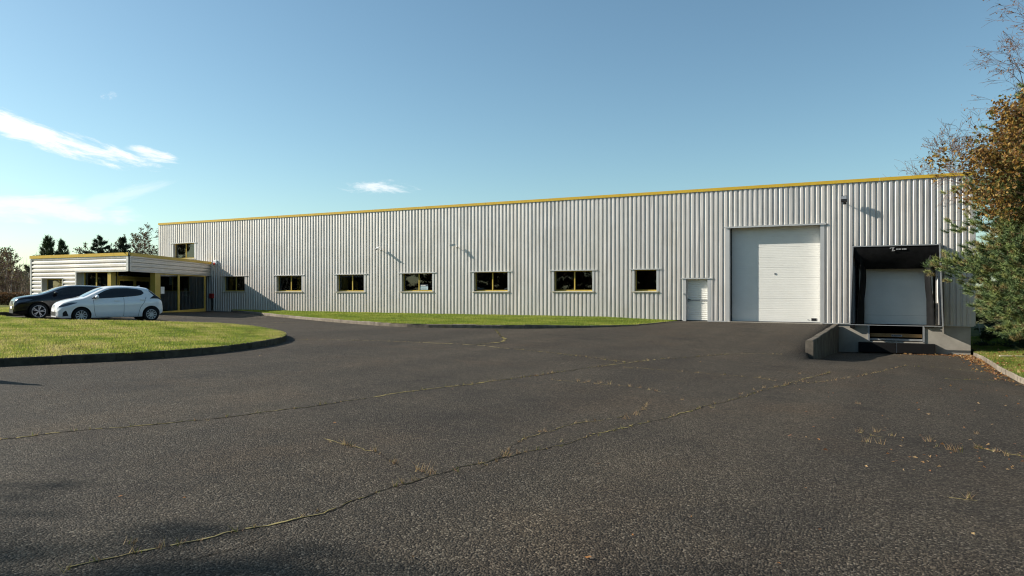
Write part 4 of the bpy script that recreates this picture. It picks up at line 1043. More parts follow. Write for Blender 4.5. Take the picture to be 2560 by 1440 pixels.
HATCH = dict(name='parked_car', paint='paint_white', R=.30, axles=(1.28,-1.28), tumble=.30, rim=.68, spokes=10, split=(0,), spoke_w=.017,
    top=[(-1.80,.62),(-1.76,.78),(-1.66,.98),(-1.52,1.10),(-1.30,1.30),(-1.18,1.395),(-.75,1.455),(-.2,1.485),(.2,1.465),(.45,1.40),(.80,1.235),(1.13,1.06),(1.24,1.015),(1.55,.955),(1.85,.86),(2.00,.76),(2.07,.62),(2.08,.52)],
    bot=[(-1.80,.36),(-1.6,.27),(-1.2,.20),(1.2,.19),(1.85,.19),(2.08,.24)],
    plan=[(-1.80,.58),(-1.74,.70),(-1.5,.82),(-1.1,.865),(0,.865),(1.2,.865),(1.6,.83),(1.88,.74),(2.02,.62),(2.08,.50)],
    belt=[(-1.8,.96),(-1.4,.97),(-.9,.96),(0,.93),(.9,.90),(1.3,.88),(1.8,.74),(2.08,.5)],
    strips=[('side_window', [(-1.0,1.17),(-.9,1.10),(-.72,1.065),(-.24,1.02),(.3,.985),(.92,.955)], [(-1.0,1.19),(-.93,1.29),(-.72,1.345),(-.34,1.38),(.06,1.375),(.40,1.29),(.70,1.12),(.92,.965)], -1.0, .92, 'car_glass'),
            ('headlight', [(1.42,.80),(1.6,.74),(1.85,.66),(2.0,.62)], [(1.42,.815),(1.6,.82),(1.85,.755),(2.0,.68)], 1.42, 2.0, 'lamp'),
            ('fog_recess', [(1.72,.30),(1.90,.28)], [(1.72,.31),(1.80,.50),(1.90,.42)], 1.72, 1.90, 'black'),
            ('tail_light', [(-1.72,.86),(-1.5,.95),(-1.22,.95)], [(-1.72,.93),(-1.6,1.02),(-1.45,1.09),(-1.22,.96)], -1.72, -1.22, 'black'),
            ('rear_pillar_glass', [(-1.62,.965),(-1.45,1.03),(-1.2,1.26)], [(-1.62,1.01),(-1.48,1.10),(-1.35,1.22),(-1.2,1.335)], -1.62, -1.2, 'car_glass')],
    decks=[('windscreen', 1.17, .44, .60, .50, 'screen_glass'), ('rear_window', -1.50, -1.24, .52, .48, 'car_glass')],
    seams=[[(.86,.93),(.84,.60),(.80,.30),(.74,.24)],[(-.24,1.0),(-.24,.60),(-.23,.24)],[(-1.08,1.02),(-1.0,.80),(-.86,.60),(-.80,.40),(-.78,.24)],[(.74,.245),(-.2,.24),(-.78,.245)]],
    handles=[(.02,.875),(-.95,.905)], mirror=(.72,.98),
    front=[('grille', -.42, .42, .30, .46, 'black'), ('number_plate', -.26, .26, .46, .57, 'paper'), ('badge', -.09, .09, .66, .72, 'chrome')], fin=-.95)
SUV = dict(name='parked_car', paint='paint_black', R=.345, axles=(1.335,-1.335), tumble=.30, rim=.74, spokes=5, split=(.17,-.17), spoke_w=.013, mirror_mat='paint_black',
    top=[(-2.20,.68),(-2.15,.92),(-2.0,1.05),(-1.75,1.18),(-1.45,1.335),(-1.2,1.40),(-.6,1.445),(-.1,1.455),(.2,1.437),(.5,1.365),(.85,1.215),(1.2,1.085),(1.35,1.05),(1.7,1.00),(1.98,.94),(2.12,.84),(2.17,.70),(2.18,.55)],
    bot=[(-2.2,.40),(-1.9,.28),(-1.3,.22),(1.3,.21),(2.0,.20),(2.18,.24)],
    plan=[(-2.2,.62),(-2.12,.74),(-1.8,.87),(-1.3,.91),(0,.91),(1.3,.91),(1.75,.87),(2.0,.76),(2.12,.66),(2.18,.56)],
    belt=[(-2.2,1.0),(-1.5,1.05),(0,1.0),(1.0,.98),(1.5,.92),(2.0,.80),(2.18,.6)],
    strips=[('side_window', [(-1.55,1.16),(-1.2,1.10),(0,1.06),(.82,1.03)], [(-1.55,1.18),(-1.3,1.26),(-1.0,1.32),(-.1,1.36),(.25,1.335),(.5,1.25),(.82,1.04)], -1.55, .82, 'car_glass'),
            ('headlight', [(1.55,.84),(1.8,.76),(2.08,.70)], [(1.55,.85),(1.8,.86),(2.08,.80)], 1.55, 2.08, 'lamp')],
    decks=[('windscreen', 1.17, .48, .66, .54, 'screen_glass'), ('rear_window', -1.9, -1.5, .56, .50, 'car_glass')],
    seams=[[(.84,1.0),(.82,.62),(.78,.26)],[(-.30,1.05),(-.30,.62),(-.28,.26)]],
    handles=[(-.05,.93),(-1.05,.96)], mirror=(.70,1.05),
    front=[('grille', -.30, -.03, .62, .78, 'black'), ('grille', .03, .30, .62, .78, 'black'), ('number_plate', -.26, .26, .46, .57, 'paper'), ('bumper_intake', -.5, .5, .27, .42, 'black')], fin=-1.1)
HEAD = math.atan2(-.936, -.350)
hc = Vector((-28.56, -17.88))
make_car(HATCH, 'white five-door hatchback parked nose to the left beside the lawn', (hc.x, hc.y), HEAD)
sc_ = Vector((-32.12, -17.42))
make_car(SUV, 'black SUV parked half hidden behind the white hatchback', (sc_.x, sc_.y), HEAD)
# ------------------------------------------------------------------ seams of moss, dry tufts and fallen leaves on the asphalt
CRACKS = {'A': [(-8.35, -32.65), (-8.26, -32.13), (-7.91, -31.35), (-7.55, -30.69), (-7.3, -29.35), (-7.21, -28.17), (-7.05, -26.81), (-6.78, -25.26), (-6.48, -23.68), (-6.3, -22.01), (-5.87, -19.72), (-5.49, -17.92), (-4.5, -15.09), (-3.98, -14.1), (-2.94, -13.31)], 'B': [(-4.15, -34.47), (-4.12, -34.19), (-3.98, -33.91), (-3.86, -33.51), (-3.74, -33.05), (-3.71, -32.78), (-3.68, -32.4), (-3.66, -31.94), (-3.55, -31.36), (-3.5, -30.95), (-3.46, -30.45), (-3.27, -29.88), (-3.19, -29.28), (-3.1, -28.75), (-2.98, -28.08), (-2.85, -27.27), (-2.63, -25.94), (-2.49, -24.85), (-2.25, -23.25), (-1.96, -21.22), (-1.32, -17.25)], 'C': [(-16.52, -19.96), (-15.48, -19.03), (-13.61, -18.41), (-11.21, -18.06), (-9.36, -18.53), (-7.71, -18.94), (-5.96, -19.46)], 'D': [(-14.08, -11.33), (-12.8, -13.49), (-11.72, -15.01), (-10.98, -16.5), (-11.01, -16.93), (-11.17, -18.02)], 'E': [(-5.59, -20.56), (-4.34, -20.28), (-2.58, -20.23), (-2.2, -20.55)], 'F': [(-5.92, -23.92), (-5.43, -23.87), (-4.73, -23.78), (-4.16, -23.86), (-3.69, -24.16)], 'G1': [(0.32, -11.73), (1.14, -10.0), (2.84, -9.16)], 'G2': [(1.25, -15.56), (3.07, -12.39)], 'H': [(0.88, -26.83), (1.05, -27.05), (1.29, -27.22)], 'I': [(-24.79, -13.91), (-24.7, -11.91), (-24.17, -10.37)], 'J1': [(-5.54, -30.89), (-5.16, -30.95), (-4.71, -31.04), (-4.08, -31.43), (-3.76, -31.5)], 'J2': [(-3.43, -31.14), (-3.39, -30.67), (-3.61, -30.11), (-3.72, -29.35), (-3.7, -28.32), (-3.27, -27.39), (-3.26, -26.7), (-3.44, -25.81)], 'J3': [(0.36, -29.89), (0.56, -29.86), (0.97, -29.68)], 'J4': [(-0.41, -26.62), (-0.09, -26.82), (0.3, -26.95), (0.61, -27.23), (0.88, -26.83)], 'J5': [(-1.96, -21.22), (-1.3, -19.97), (-0.68, -17.75), (-0.28, -15.71), (0.32, -11.73)], 'J6': [(-3.84, -34.08), (-3.68, -33.93), (-3.64, -33.59)]}
TUFTS = [(-5.45, -23.72, 0.9), (-5.25, -23.7, 1), (-5.02, -23.65, 1), (-4.81, -23.69, 1), (-4.38, -23.76, 1), (-4.16, -23.86, 0.9), (-3.78, -24.1, 0.8), (-3.21, -27.47, 1.2), (-3.21, -27.03, 1.2), (-3.27, -26.46, 0.8), (-2.32, -22.6, 0.8), (-2.21, -22.11, 0.9), (-2.03, -21.8, 1), (-1.92, -21.19, 1), (-2.43, -23.41, 0.6), (-0.37, -26.51, 1), (-0.19, -26.37, 1), (-0.28, -27.29, 1), (-0.13, -27.33, 1), (-0.0, -26.58, 0.7), (0.41, -26.77, 1.1), (0.59, -27.24, 1.4), (0.64, -27.34, 1.4), (0.98, -25.68, 0.8), (-5.13, -30.95, 1), (-5.01, -31.0, 1), (-4.69, -31.03, 0.8), (-3.78, -31.51, 1.5), (-3.67, -31.53, 1), (-4.18, -31.39, 0.7), (-3.51, -30.41, 1), (-3.75, -29.06, 0.4), (-0.51, -23.39, 0.9), (-1.94, -18.49, 0.8), (-1.67, -20.32, 0.9), (-6.44, -23.56, 0.8), (-6.42, -22.81, 0.9), (-3.46, -30.49, 0.9), (0.57, -29.75, 0.9), (-4.26, -34.02, 0.8), (-13.27, -24.42, 0.4), (-2.47, -25.55, 0.7), (-3.09, -24.94, 0.5), (1.05, -27.05, 0.8), (1.14, -27.25, 0.8), (-5.66, -18.43, 0.7), (-2.58, -20.23, 0.8), (-6.11, -19.63, 0.5), (-4.5, -17.59, 0.5)]
LEAVES = [(2.14, -20.34), (2.29, -10.32), (0.33, -28.22), (0.92, -26.89), (1.72, -23.35), (1.14, -18.33), (2.71, -12.47), (0.82, -27.94), (0.43, -27.24), (-0.71, -18.03), (0.86, -26.31), (-0.04, -28.03), (1.26, -24.65), (1.2, -25.45), (0.97, -22.99), (-0.76, -25.46), (0.9, -19.37), (0.17, -28.08), (0.58, -27.53), (0.31, -25.28), (2.0, -21.26), (0.87, -27.03), (1.97, -3.71), (-0.15, -20.0), (1.23, -23.72), (0.33, -28.74), (0.88, -25.25), (1.96, -16.87), (0.45, -20.4), (-0.05, -25.05), (2.5, -13.52), (2.84, -13.19), (-0.19, -21.28), (2.86, -2.85), (0.32, -26.37), (-0.78, -27.56), (-0.23, -28.9), (0.42, -28.48), (1.31, -26.39), (-0.93, -26.5), (-0.01, -27.72), (1.75, -21.77), (1.87, -10.04), (-1.06, -22.07), (-1.67, -5.64), (0.74, -26.87), (2.01, -19.66), (1.08, -28.13), (1.35, -21.76), (2.62, -10.48), (1.13, -23.14), (1.03, -28.19), (0.38, -23.55), (0.38, -22.59), (1.32, -26.86), (-1.16, -25.1), (1.12, -17.09), (2.96, -11.81), (-2.1, -12.68), (0.1, -28.86), (1.17, -21.51), (0.09, -27.41), (0.47, -26.72), (2.06, -13.65), (1.28, -27.23), (-0.98, -22.11), (-0.09, -26.25), (0.88, -27.04), (-0.13, -24.7), (0.83, -18.52), (0.01, -28.48), (0.83, -28.23), (1.1, -27.98), (1.12, -27.53), (-0.58, -9.39), (2.79, -10.1), (0.46, -26.74), (0.28, -28.32), (1.23, -27.62), (0.98, -26.93), (1.01, -26.67), (0.36, -27.92), (0.91, -15.72), (0.84, -27.67), (0.53, -26.94), (0.24, -4.2), (0.31, -27.85), (0.8, -25.02), (0.73, -26.74), (0.77, -23.92), (-0.65, -28.26), (0.35, -27.19), (2.01, -18.09), (1.08, -28.02), (0.35, -10.92), (0.22, -28.07), (0.5, -23.98), (-0.58, -27.78), (1.59, -6.07), (1.55, -18.54), (0.86, -27.24), (-0.71, -17.08), (0.43, -27.84), (1.52, -22.86), (1.4, -19.78), (-0.93, -27.44), (2.86, 0.66), (1.19, -23.02), (0.12, -26.7), (2.01, -15.44), (1.28, -27.02), (0.19, -28.77), (-0.08, -25.91), (1.26, -19.28), (0.04, -28.4), (-1.58, -21.95), (0.83, -27.5), (-0.66, -30.25), (-6.66, -26.39), (-1.11, -27.5), (-3.57, -23.38), (-11.24, -29.93), (-1.01, -22.82), (0.35, -26.56), (-3.2, -28.85), (-4.63, -22.65), (-2.58, -33.35), (-4.83, -33.18), (-6.09, -30.03), (-15.77, -28.35), (0.5, -30.98), (-0.45, -31.45), (1.51, -19.57), (-2.52, -30.35), (-1.65, -32.82), (-0.61, -32.32), (-5.26, -33.41), (-1.31, -31.62), (-1.55, -32.26)]

GAPS = {1: .25, 2: .1, 3: .2, 4: .2, 5: 0, 6: .3, 7: -1.35, 8: -1.2, 9: -1.3}
def moss_seam(line, w, seed):
    r = random.Random(seed); pts = resample(smooth_line(line, 2), .07); mb = MB(); L = []
    ph = r.uniform(0, 6)
    for i, (x, y) in enumerate(pts):
        a = pts[max(0, i-1)]; b = pts[min(len(pts)-1, i+1)]; d = Vector((b[0]-a[0], b[1]-a[1])); d = d.normalized() if d.length > 1e-6 else Vector((1,0))
        n = Vector((-d.y, d.x)); s = i*.07
        wob = .03*math.sin(s*2.1+ph)+.02*math.sin(s*5.3+ph*2)+.012*math.sin(s*13+ph)+r.gauss(0, .008)
        amt = math.sin(s*.9+ph)+.6*math.sin(s*2.7+ph*3)+r.gauss(0, .4)
        ww = w*max(.10, .42+.42*amt)*r.uniform(.35, 1.5); g = float(G(x, y))
        c = Vector((x, y))+n*wob
        for off, h in ((-ww, .0), (-ww*.45, .001), (ww*.35, .0012), (ww, .0)): L.append((c.x+n.x*off, c.y+n.y*off, g+h+.005+r.uniform(-.001, .001)))
    k = len(pts)
    for i in range(k-1):
        gap = math.sin(i*.07*1.1+ph*2)+.5*math.sin(i*.07*3.9+ph)
        if gap < GAPS.get(seed, -.9) or r.random() < .22: continue
        mb.add([L[4*i+j] for j in range(4)]+[L[4*i+4+j] for j in range(4)], [(0,1,5,4),(1,2,6,5),(2,3,7,6)])
    o = mb.build('moss_seam', M['moss']); o['kind'] = 'stuff'
    # the open joint itself: a dark ragged gap that shows beside the moss
    cb = MB(); L = []; pts = resample(smooth_line(line, 2), .05); r2 = random.Random(seed+50)
    for i, (x, y) in enumerate(pts):
        a = pts[max(0, i-1)]; b = pts[min(len(pts)-1, i+1)]; d = Vector((b[0]-a[0], b[1]-a[1])); d = d.normalized() if d.length > 1e-6 else Vector((1,0)); n = Vector((-d.y, d.x)); s = i*.05
        wob = .03*math.sin(s*2.1+ph)+.02*math.sin(s*5.3+ph*2)+.012*math.sin(s*13+ph)+r2.gauss(0, .007); ww = w*r2.uniform(.3, 1.15); g = float(G(x, y))+.003
        for off in (-ww*.8, ww*.7): L.append((x+n.x*(wob+off), y+n.y*(wob+off), g))
    cb.add(L, [(2*i, 2*i+2, 2*i+3, 2*i+1) for i in range(len(pts)-1)]); q = cb.build('joint_gap', M['joint']); q['kind'] = 'stuff'
    return o
for i, (k, w) in enumerate((('J1',.007),('J2',.007),('J3',.006),('J4',.008),('J5',.010),('J6',.006),('A',.020),('B',.012),('C',.036),('D',.055),('E',.016),('F',.012),('G1',.025),('G2',.03),('H',.025),('I',.05))): moss_seam(CRACKS[k], w, i+1)
def tufts():
    V, F, C = [], [], []; r = random.Random(11)
    def tuft(x, y, s, green=0.0, n=16, spread=.09):
        g = float(G(x, y))
        for k in range(n):
            a = r.uniform(0, 6.283); d = r.uniform(0, spread)*s; bx, by = x+math.cos(a)*d, y+math.sin(a)*d*1.0
            h = r.uniform(.03, .11)*s; la = r.uniform(0, 6.283); le = r.uniform(.2, 1.1)*h; w = .0035
            t = r.uniform(0, 6.283); b = len(V)
            V.extend([(bx-math.cos(t)*w, by-math.sin(t)*w, g), (bx+math.cos(t)*w, by+math.sin(t)*w, g), (bx+math.cos(la)*le, by+math.sin(la)*le, g+h)]); F.append((b, b+1, b+2))
            c = (.12,.14,.03) if r.random() < green else r.choice([(.36,.27,.13), (.30,.20,.10), (.42,.31,.17), (.26,.15,.09)])
            q = r.uniform(.7, 1.2); C.extend([(c[0]*q, c[1]*q, c[2]*q)]*3)
    for x, y, s in TUFTS: tuft(x, y, s*.8, .05, 14, .07)
    for k, dens, gr in (('A', 7, .45), ('B', 8, .35), ('C', 6, .45), ('D', 9, .6), ('E', 3, .1), ('F', 6, .02), ('G1', 6, .5), ('G2', 7, .6), ('H', 8, .5), ('I', 4, .4), ('J1', 5, .1), ('J2', 5, .1), ('J4', 5, .2), ('J5', 6, .1)):
        for x, y in resample(CRACKS[k], 1/dens):
            if r.random() < .55: tuft(x+r.gauss(0, .02), y+r.gauss(0, .02), r.uniform(.25, .7), gr, 8, .06)
    for line, side in ((LAWN_KERB, -1), (STRIP_KERB, -1), (SIDE_KERB, -1)):   # weeds at the foot of the kerbs
        P = resample(line, .35)
        for (ax, ay), (bx, by) in zip(P[:-1], P[1:]):
            if r.random() < .3: 
                d = Vector((bx-ax, by-ay)).normalized(); n = Vector((d.y, -d.x)); tuft(ax+n.x*.05, ay+n.y*.05, r.uniform(.4, .9), .6, 10, .08)
    o = tri_mesh('dry_grass_tufts', V, F, M['dry'], np.array(C)); o['kind'] = 'stuff'
tufts()
def fallen():
    V, F, C = [], [], []; r = random.Random(12)
    def leaf(x, y, s, z=None):
        g = float(G(x, y))+.006 if z is None else z; a = r.uniform(0, 6.283); c, sn = math.cos(a), math.sin(a); L, W = .036*s, .018*s; b = len(V); tl = r.uniform(-.015, .03)*s; cu = r.uniform(.004, .03)*s
        for u, v, h in ((-L, 0, r.uniform(0, .01)), (0, -W, cu+tl), (L, 0, r.uniform(0, .02)), (0, W, cu)): V.append((x+u*c-v*sn, y+u*sn+v*c, g+h))
        F.append((b, b+1, b+2)); F.append((b, b+2, b+3)); col = r.choice([(.42,.24,.09), (.30,.14,.06), (.50,.34,.16), (.36,.17,.06), (.22,.11,.06)]); C.extend([col]*4)
    for x, y in LEAVES: leaf(x, y, r.uniform(.35, .85))
    for k in range(900):   # drift along the dock face and the kerb foot
        t = r.random()
        if t < .35: x, y = r.uniform(0.2, 3.0), -abs(r.gauss(0, .35))-.03
        else: y = -abs(r.gauss(0, 6))-.05; x = 3.03-abs(r.gauss(0, .22))*(1+.6*math.exp(y/3))
        leaf(x, y, r.uniform(.8, 1.7))
    for k in range(350): x, y = 3.1+abs(r.gauss(0, 2)), r.uniform(-18, 2); leaf(x, y, r.uniform(1, 1.9), float(h_side(x, y))+.04)
    o = tri_mesh('fallen_leaves', V, F, M['leaves'], np.array(C)); o['kind'] = 'stuff'
fallen()
PLK = thing('plank', (4.0, -4.0, float(h_side(4.0, -4.0))), 'pale broken plank lying on the grass right of the loading dock', 'plank')
mb = MB(); z = float(h_side(4.0, -4.0)); mb.obox((4.0,-4.0,z+.045), (.97,.24,0), (-.24,.97,0), (0,0,1), .42, .07, .022); mb.obox((4.5,-3.87,z+.05), (.95,.3,0), (-.3,.95,0), (0,0,1), .09, .05, .02); sub('board', mb, M['sill'], PLK)

# ------------------------------------------------------------------ trees
def needle_tufts(centres, dirs, size, n, r, wid=.011, cols=None, brush=.5):
    """starbursts of needles at the ends of shoots"""
    k = len(centres); c = np.repeat(np.asarray(centres), n, 0); d0 = np.repeat(np.asarray(dirs), n, 0)
    d = r.normal(0, 1, (k*n, 3)); d /= np.linalg.norm(d, axis=1, keepdims=True); d = d*.80+d0*.85; d /= np.linalg.norm(d, axis=1, keepdims=True)
    L = (np.repeat(np.broadcast_to(size, (k,)), n)*r.uniform(.6, 1.15, k*n))[:,None]
    s = np.cross(d, r.normal(0, 1, (k*n, 3))); s /= np.linalg.norm(s, axis=1, keepdims=True)
    base = c+d0*r.uniform(-1, 1, (k*n, 1))*L*brush
    V = np.stack([base-s*wid/2, base+s*wid/2, base+d*L], 1).reshape(-1, 3)
    C = np.asarray(cols); ci = np.repeat(r.integers(0, len(C), k), n); col = C[ci]*r.uniform(.75, 1.3, (k*n, 1))
    return V, np.repeat(col, 3, 0)
def leaf_cards(P, size, r, cols, droop=.3):
    k = len(P); a = r.normal(0, 1, (k, 3)); a[:,2] -= droop; a /= np.linalg.norm(a, axis=1, keepdims=True)
    b = np.cross(a, r.normal(0, 1, (k, 3))); b /= np.linalg.norm(b, axis=1, keepdims=True); nn = np.cross(a, b)
    L = (size*r.uniform(.6, 1.3, k))[:,None]; W = L*.33
    V = np.stack([P, P+a*L*.5-b*W+nn*W*.35, P+a*L, P+a*L*.5+b*W+nn*W*.35], 1).reshape(-1, 3)
    F = np.arange(4*k).reshape(-1, 4); C = np.asarray(cols); col = C[r.integers(0, len(C), k)]*r.uniform(.7, 1.25, (k, 1))
    return V, F, np.repeat(col, 4, 0)
def branching(base, d, length, rad, depth, r, mb, tips, spread=.55, droop=0.0, kids=(2, 4), ratio=.68, seg=3, sides=5, up=.08, minr=.003):
    pts = [Vector(base)]; dd = Vector(d).normalized(); rads = [rad]
    for i in range(seg):
        dd = (dd+Vector((r.gauss(0, .12), r.gauss(0, .12), r.gauss(0, .08)+up-droop*(1 if depth <= 1 else .25)))).normalized()
        pts.append(pts[-1]+dd*length/seg); rads.append(max(minr, rad*(1-.5*(i+1)/seg)))
    mb.tube(pts, rads, sides if depth > 1 else 3, cap=False)
    if depth <= 1: tips.extend([(p, dd.copy()) for p in pts[1:]])
    if depth == 0: return
    for k in range(r.randint(*kids)):
        t = r.uniform(.35, 1.0) if k else 1.0; i = min(seg-1, int(t*seg)); p = pts[i]+(pts[i+1]-pts[i])*(t*seg-i) if t < 1 else pts[-1]
        q = Vector((r.gauss(0, 1), r.gauss(0, 1), r.gauss(0, .6))); q = (q-dd*q.dot(dd)).normalized()
        branching(p, dd+q*spread*r.uniform(.6, 1.4), length*ratio*r.uniform(.7, 1.2), max(minr, rads[i]*.62), depth-1, r, mb, tips, spread, droop, kids, ratio, seg, sides, up, minr)
def bare_tree(name, loc, h, seed, label, cat, group=None, bark='bark', twig='twig', leaf=None, nleaf=0, depth=4, trunk_r=None, first=.25, spread=.6, droop=.03, limbs=14, leaf_size=.09, twig_r=.006, crown_r=.45, ratio=.66):
    r = random.Random(seed); nr = np.random.default_rng(seed); x, y = loc; z = float(G(x, y))-.1
    t = thing(name, (x, y, z), label, cat, group); tr = trunk_r or h*.011
    lean = Vector((r.gauss(0, .03), r.gauss(0, .03), 1)); pts = [Vector((x, y, z))]; n = 10
    for i in range(n): lean = (lean+Vector((r.gauss(0, .03), r.gauss(0, .03), .05))).normalized(); pts.append(pts[-1]+lean*h/n*.97)
    rads = [tr*(1-.93*i/n) for i in range(n+1)]; mb = MB(); mb.tube(pts, rads, 8); sub('trunk', mb, M[bark], t)
    mb = MB(); tips = []
    for k in range(limbs):
        f = first+(1-first)*(k+.5)/limbs; i = min(n-1, int(f*n)); p = pts[i]+(pts[i+1]-pts[i])*(f*n-i); a = k*2.4+r.uniform(-.5, .5)
        up = .35+.8*f; L = h*crown_r*(1-f*.72)*r.uniform(.7, 1.15)*.62
        branching(p, (math.cos(a), math.sin(a), up), L, max(twig_r, rads[i]*.5), depth-1, r, mb, tips, spread, droop, (2, 4), ratio, 3, 5, .05, twig_r)
    sub('limb', mb, M[twig], t)
    if leaf and nleaf:
        P = np.array([p for p, d in tips]); P = P[nr.integers(0, len(P), nleaf)]+nr.normal(0, .07, (nleaf, 3))
        V, F, C = leaf_cards(P, leaf_size, nr, leaf); tri_mesh('crown', V, F, M['leaves'], C, t, (x, y, z))
    return t
def conifer(name, loc, h, rad, seed, label, cat, cols, group=None, n=700, per=10, size=.30, wid=.05, up=.15, bare=.08, power=.9):
    nr = np.random.default_rng(seed); r = random.Random(seed); x, y = loc; z = float(G(x, y))-.1
    t = thing(name, (x, y, z), label, cat, group)
    mb = MB(); mb.tube([(x,y,z),(x+.05,y,z+h*.5),(x,y,z+h*.98)], [h*.018, h*.011, .01], 7); sub('trunk', mb, M['bark'], t)
    P, D = [], []; lm = MB(); nb = max(26, int(h*6))
    for k in range(nb):
        f = bare+(1-bare)*((k+r.random())/nb); a = k*2.399+r.uniform(-.4, .4); L = rad*(1-f)**power*r.uniform(.65, 1.2)+.12
        d = Vector((math.cos(a), math.sin(a), up+.5*f*up*4-.12)).normalized(); p0 = Vector((x, y, z+h*f)); p1 = p0+d*L
        lm.tube([p0, p0+d*L*.6, p1], [.02+.008*L, .014, .005], 4, cap=False)
        m = max(3, int(n/nb*(.35+1.3*(1-f))))
        for q in range(m):
            s = (r.random()**.6); w = (1-s)*.45*L+.06
            c = p0+d*L*s+Vector((r.gauss(0, w*.45), r.gauss(0, w*.45), r.gauss(0, .10)-.05*L*s)); P.append(c[:]); D.append((d*.8+Vector((r.gauss(0,.4), r.gauss(0,.4), .35))).normalized()[:])
    sub('limb', lm, M['bark'], t)
    V, C = needle_tufts(np.array(P), np.array(D), size, per, nr, wid, cols); tri_mesh('crown', V, np.arange(len(V)).reshape(-1, 3), M['needles'], C, t, (x, y, z))
    return t

# the big pine beside the dock, its lower boughs reaching towards the yard
PINE_COLS = [(.12,.17,.07), (.20,.26,.10), (.25,.31,.115), (.15,.21,.09), (.27,.29,.10), (.28,.23,.10), (.07,.11,.05)]
def big_pine():
    r = random.Random(21); nr = np.random.default_rng(21); x, y = 4.85, -6.4; z = float(h_side(x, y))-.1; H = 9.7
    t = thing('pine_tree', (x, y, z), 'large green pine with dense boughs reaching before the right end of the warehouse', 'tree')
    mb = MB(); mb.tube([(x,y,z),(x+.1,y+.05,z+3),(x-.05,y,z+6.5),(x,y,z+H)], [.20,.16,.10,.02], 10); sub('trunk', mb, M['bark'], t)
    lm = MB(); P, D = [], []
    boughs = []
    for k in range(150):
        f = .10+.88*(k+r.random())/150; a = k*2.399+r.uniform(-.5, .5)
        prof = 2.55*math.sin(min(1, max(.05, f-.06)/.30)*math.pi/2)*(1-max(0, f-.32)/.70)**.75
        boughs.append((f, a, prof*r.uniform(.72, 1.12)+.2))
    boughs += [(.335, math.radians(166), 3.3), (.325, math.radians(174), 3.0), (.34, math.radians(159), 2.7), (.60, math.radians(160), 2.7)]
    boughs += [(r.uniform(.10, .33), math.radians(r.uniform(225, 330)), r.uniform(1.7, 2.5)) for k in range(22)]
    for f, a, L in boughs:
        d = Vector((math.cos(a), math.sin(a), .16+.3*f-.12)).normalized(); p0 = Vector((x, y, z+H*f)); pts = [p0]
        dd = d.copy()
        for i in range(4): dd = (dd+Vector((r.gauss(0,.08), r.gauss(0,.08), -.06+.05*i))).normalized(); pts.append(pts[-1]+dd*L/4)
        lm.tube(pts, [.045, .035, .025, .016, .008], 5, cap=False)
        m = int(23*L+7)
        for q in range(m):
            s = .25+.75*r.random()**.7; i = min(3, int(s*4)); c = pts[i]+(pts[i+1]-pts[i])*(s*4-i); w = .16+.30*(1-abs(s-.6))*min(1, L/2.5)
            side = Vector((r.gauss(0, 1), r.gauss(0, 1), r.gauss(0, .45)))*w
            if r.random() < .3: lm.tube([c, c+side*.9], [.008, .004], 3, cap=False)
            P.append((c+side)[:]); D.append((side.normalized()*.7+dd*.5+Vector((0,0,.45))).normalized()[:])
    sub('limb', lm, M['bark'], t)
    V, C = needle_tufts(np.array(P), np.array(D), .16, 70, nr, .019, PINE_COLS, .8)
    tri_mesh('crown', V, np.arange(len(V)).reshape(-1, 3), M['needles'], C, t, (x, y, z))
big_pine()
# young hornbeam full of orange-brown leaves in front of the pine's top
def leafy_tree():
    r = random.Random(31); nr = np.random.default_rng(31); x, y = 4.4, -8.7; z = float(h_side(x, y))-.1; H = 9.0
    t = thing('beech_tree', (x, y, z), 'beech tree thick with orange and brown autumn leaves growing into the pine', 'tree')
    mb = MB(); mb.tube([(x,y,z),(x,y+.1,z+3.5),(x+.1,y,z+H*.95)], [.13,.10,.015], 8); sub('trunk', mb, M['bark'], t)
    mb = MB(); tips = []
    for k in range(46):
        f = .52+.42*(k+.5)/46; a = k*2.399; L = 2.4*math.sin(math.pi*min(1, (1.06-f)/.50*.62))*r.uniform(.7, 1.1)*.72
        branching(Vector((x, y, z+H*f)), (math.cos(a), math.sin(a), .35), L, .022, 2, r, mb, tips, .6, .04, (3, 5), .6, 3, 4, .03, .004)
    sub('limb', mb, M['bark'], t)
    P = np.array([p for p, d in tips]); P = P[nr.choice(len(P), len(P)*2//5, False)]; k = 12500; P = P[nr.integers(0, len(P), k)]+nr.normal(0, .15, (k, 3))
    V, F, C = leaf_cards(P, .125, nr, [(.27,.145,.035), (.36,.21,.05), (.19,.095,.03), (.44,.29,.085), (.13,.08,.03), (.15,.14,.04), (.10,.06,.025)], .4)
    tri_mesh('crown', V, F, M['leaves'], C, t, (x, y, z))
leafy_tree()
BROWN = [(.25,.13,.06), (.33,.17,.07), (.20,.10,.05)]
bare_tree('birch_tree', (6.0, -1.6), 14.5, 41, 'tall nearly bare birch with fine reddish hanging twigs behind the pine', 'tree', None, 'birch', 'twig', BROWN, 2600, 5, .15, .30, .55, .13, 40, .08, .0045, .40, .68)
bare_tree('birch_tree', (4.1, 28.5), 13.6, 42, 'small birch with sparse rusty leaves showing above the right end of the warehouse roof', 'tree', None, 'birch', 'twig', [(.36,.24,.15), (.30,.18,.10)], 1800, 5, .13, .45, .6, .04, 22, .10, .008, .50, .66)
bare_tree('birch_tree', (5.6, 6.0), 8.5, 43, 'slender rusty-leaved birch between the warehouse corner and the pine', 'tree', None, 'birch', 'twig', BROWN, 1800, 4, .08, .35, .6, .05, 14, .08, .006, .45, .66)
DARKC = [(.03,.05,.022), (.04,.065,.025), (.05,.07,.03)]
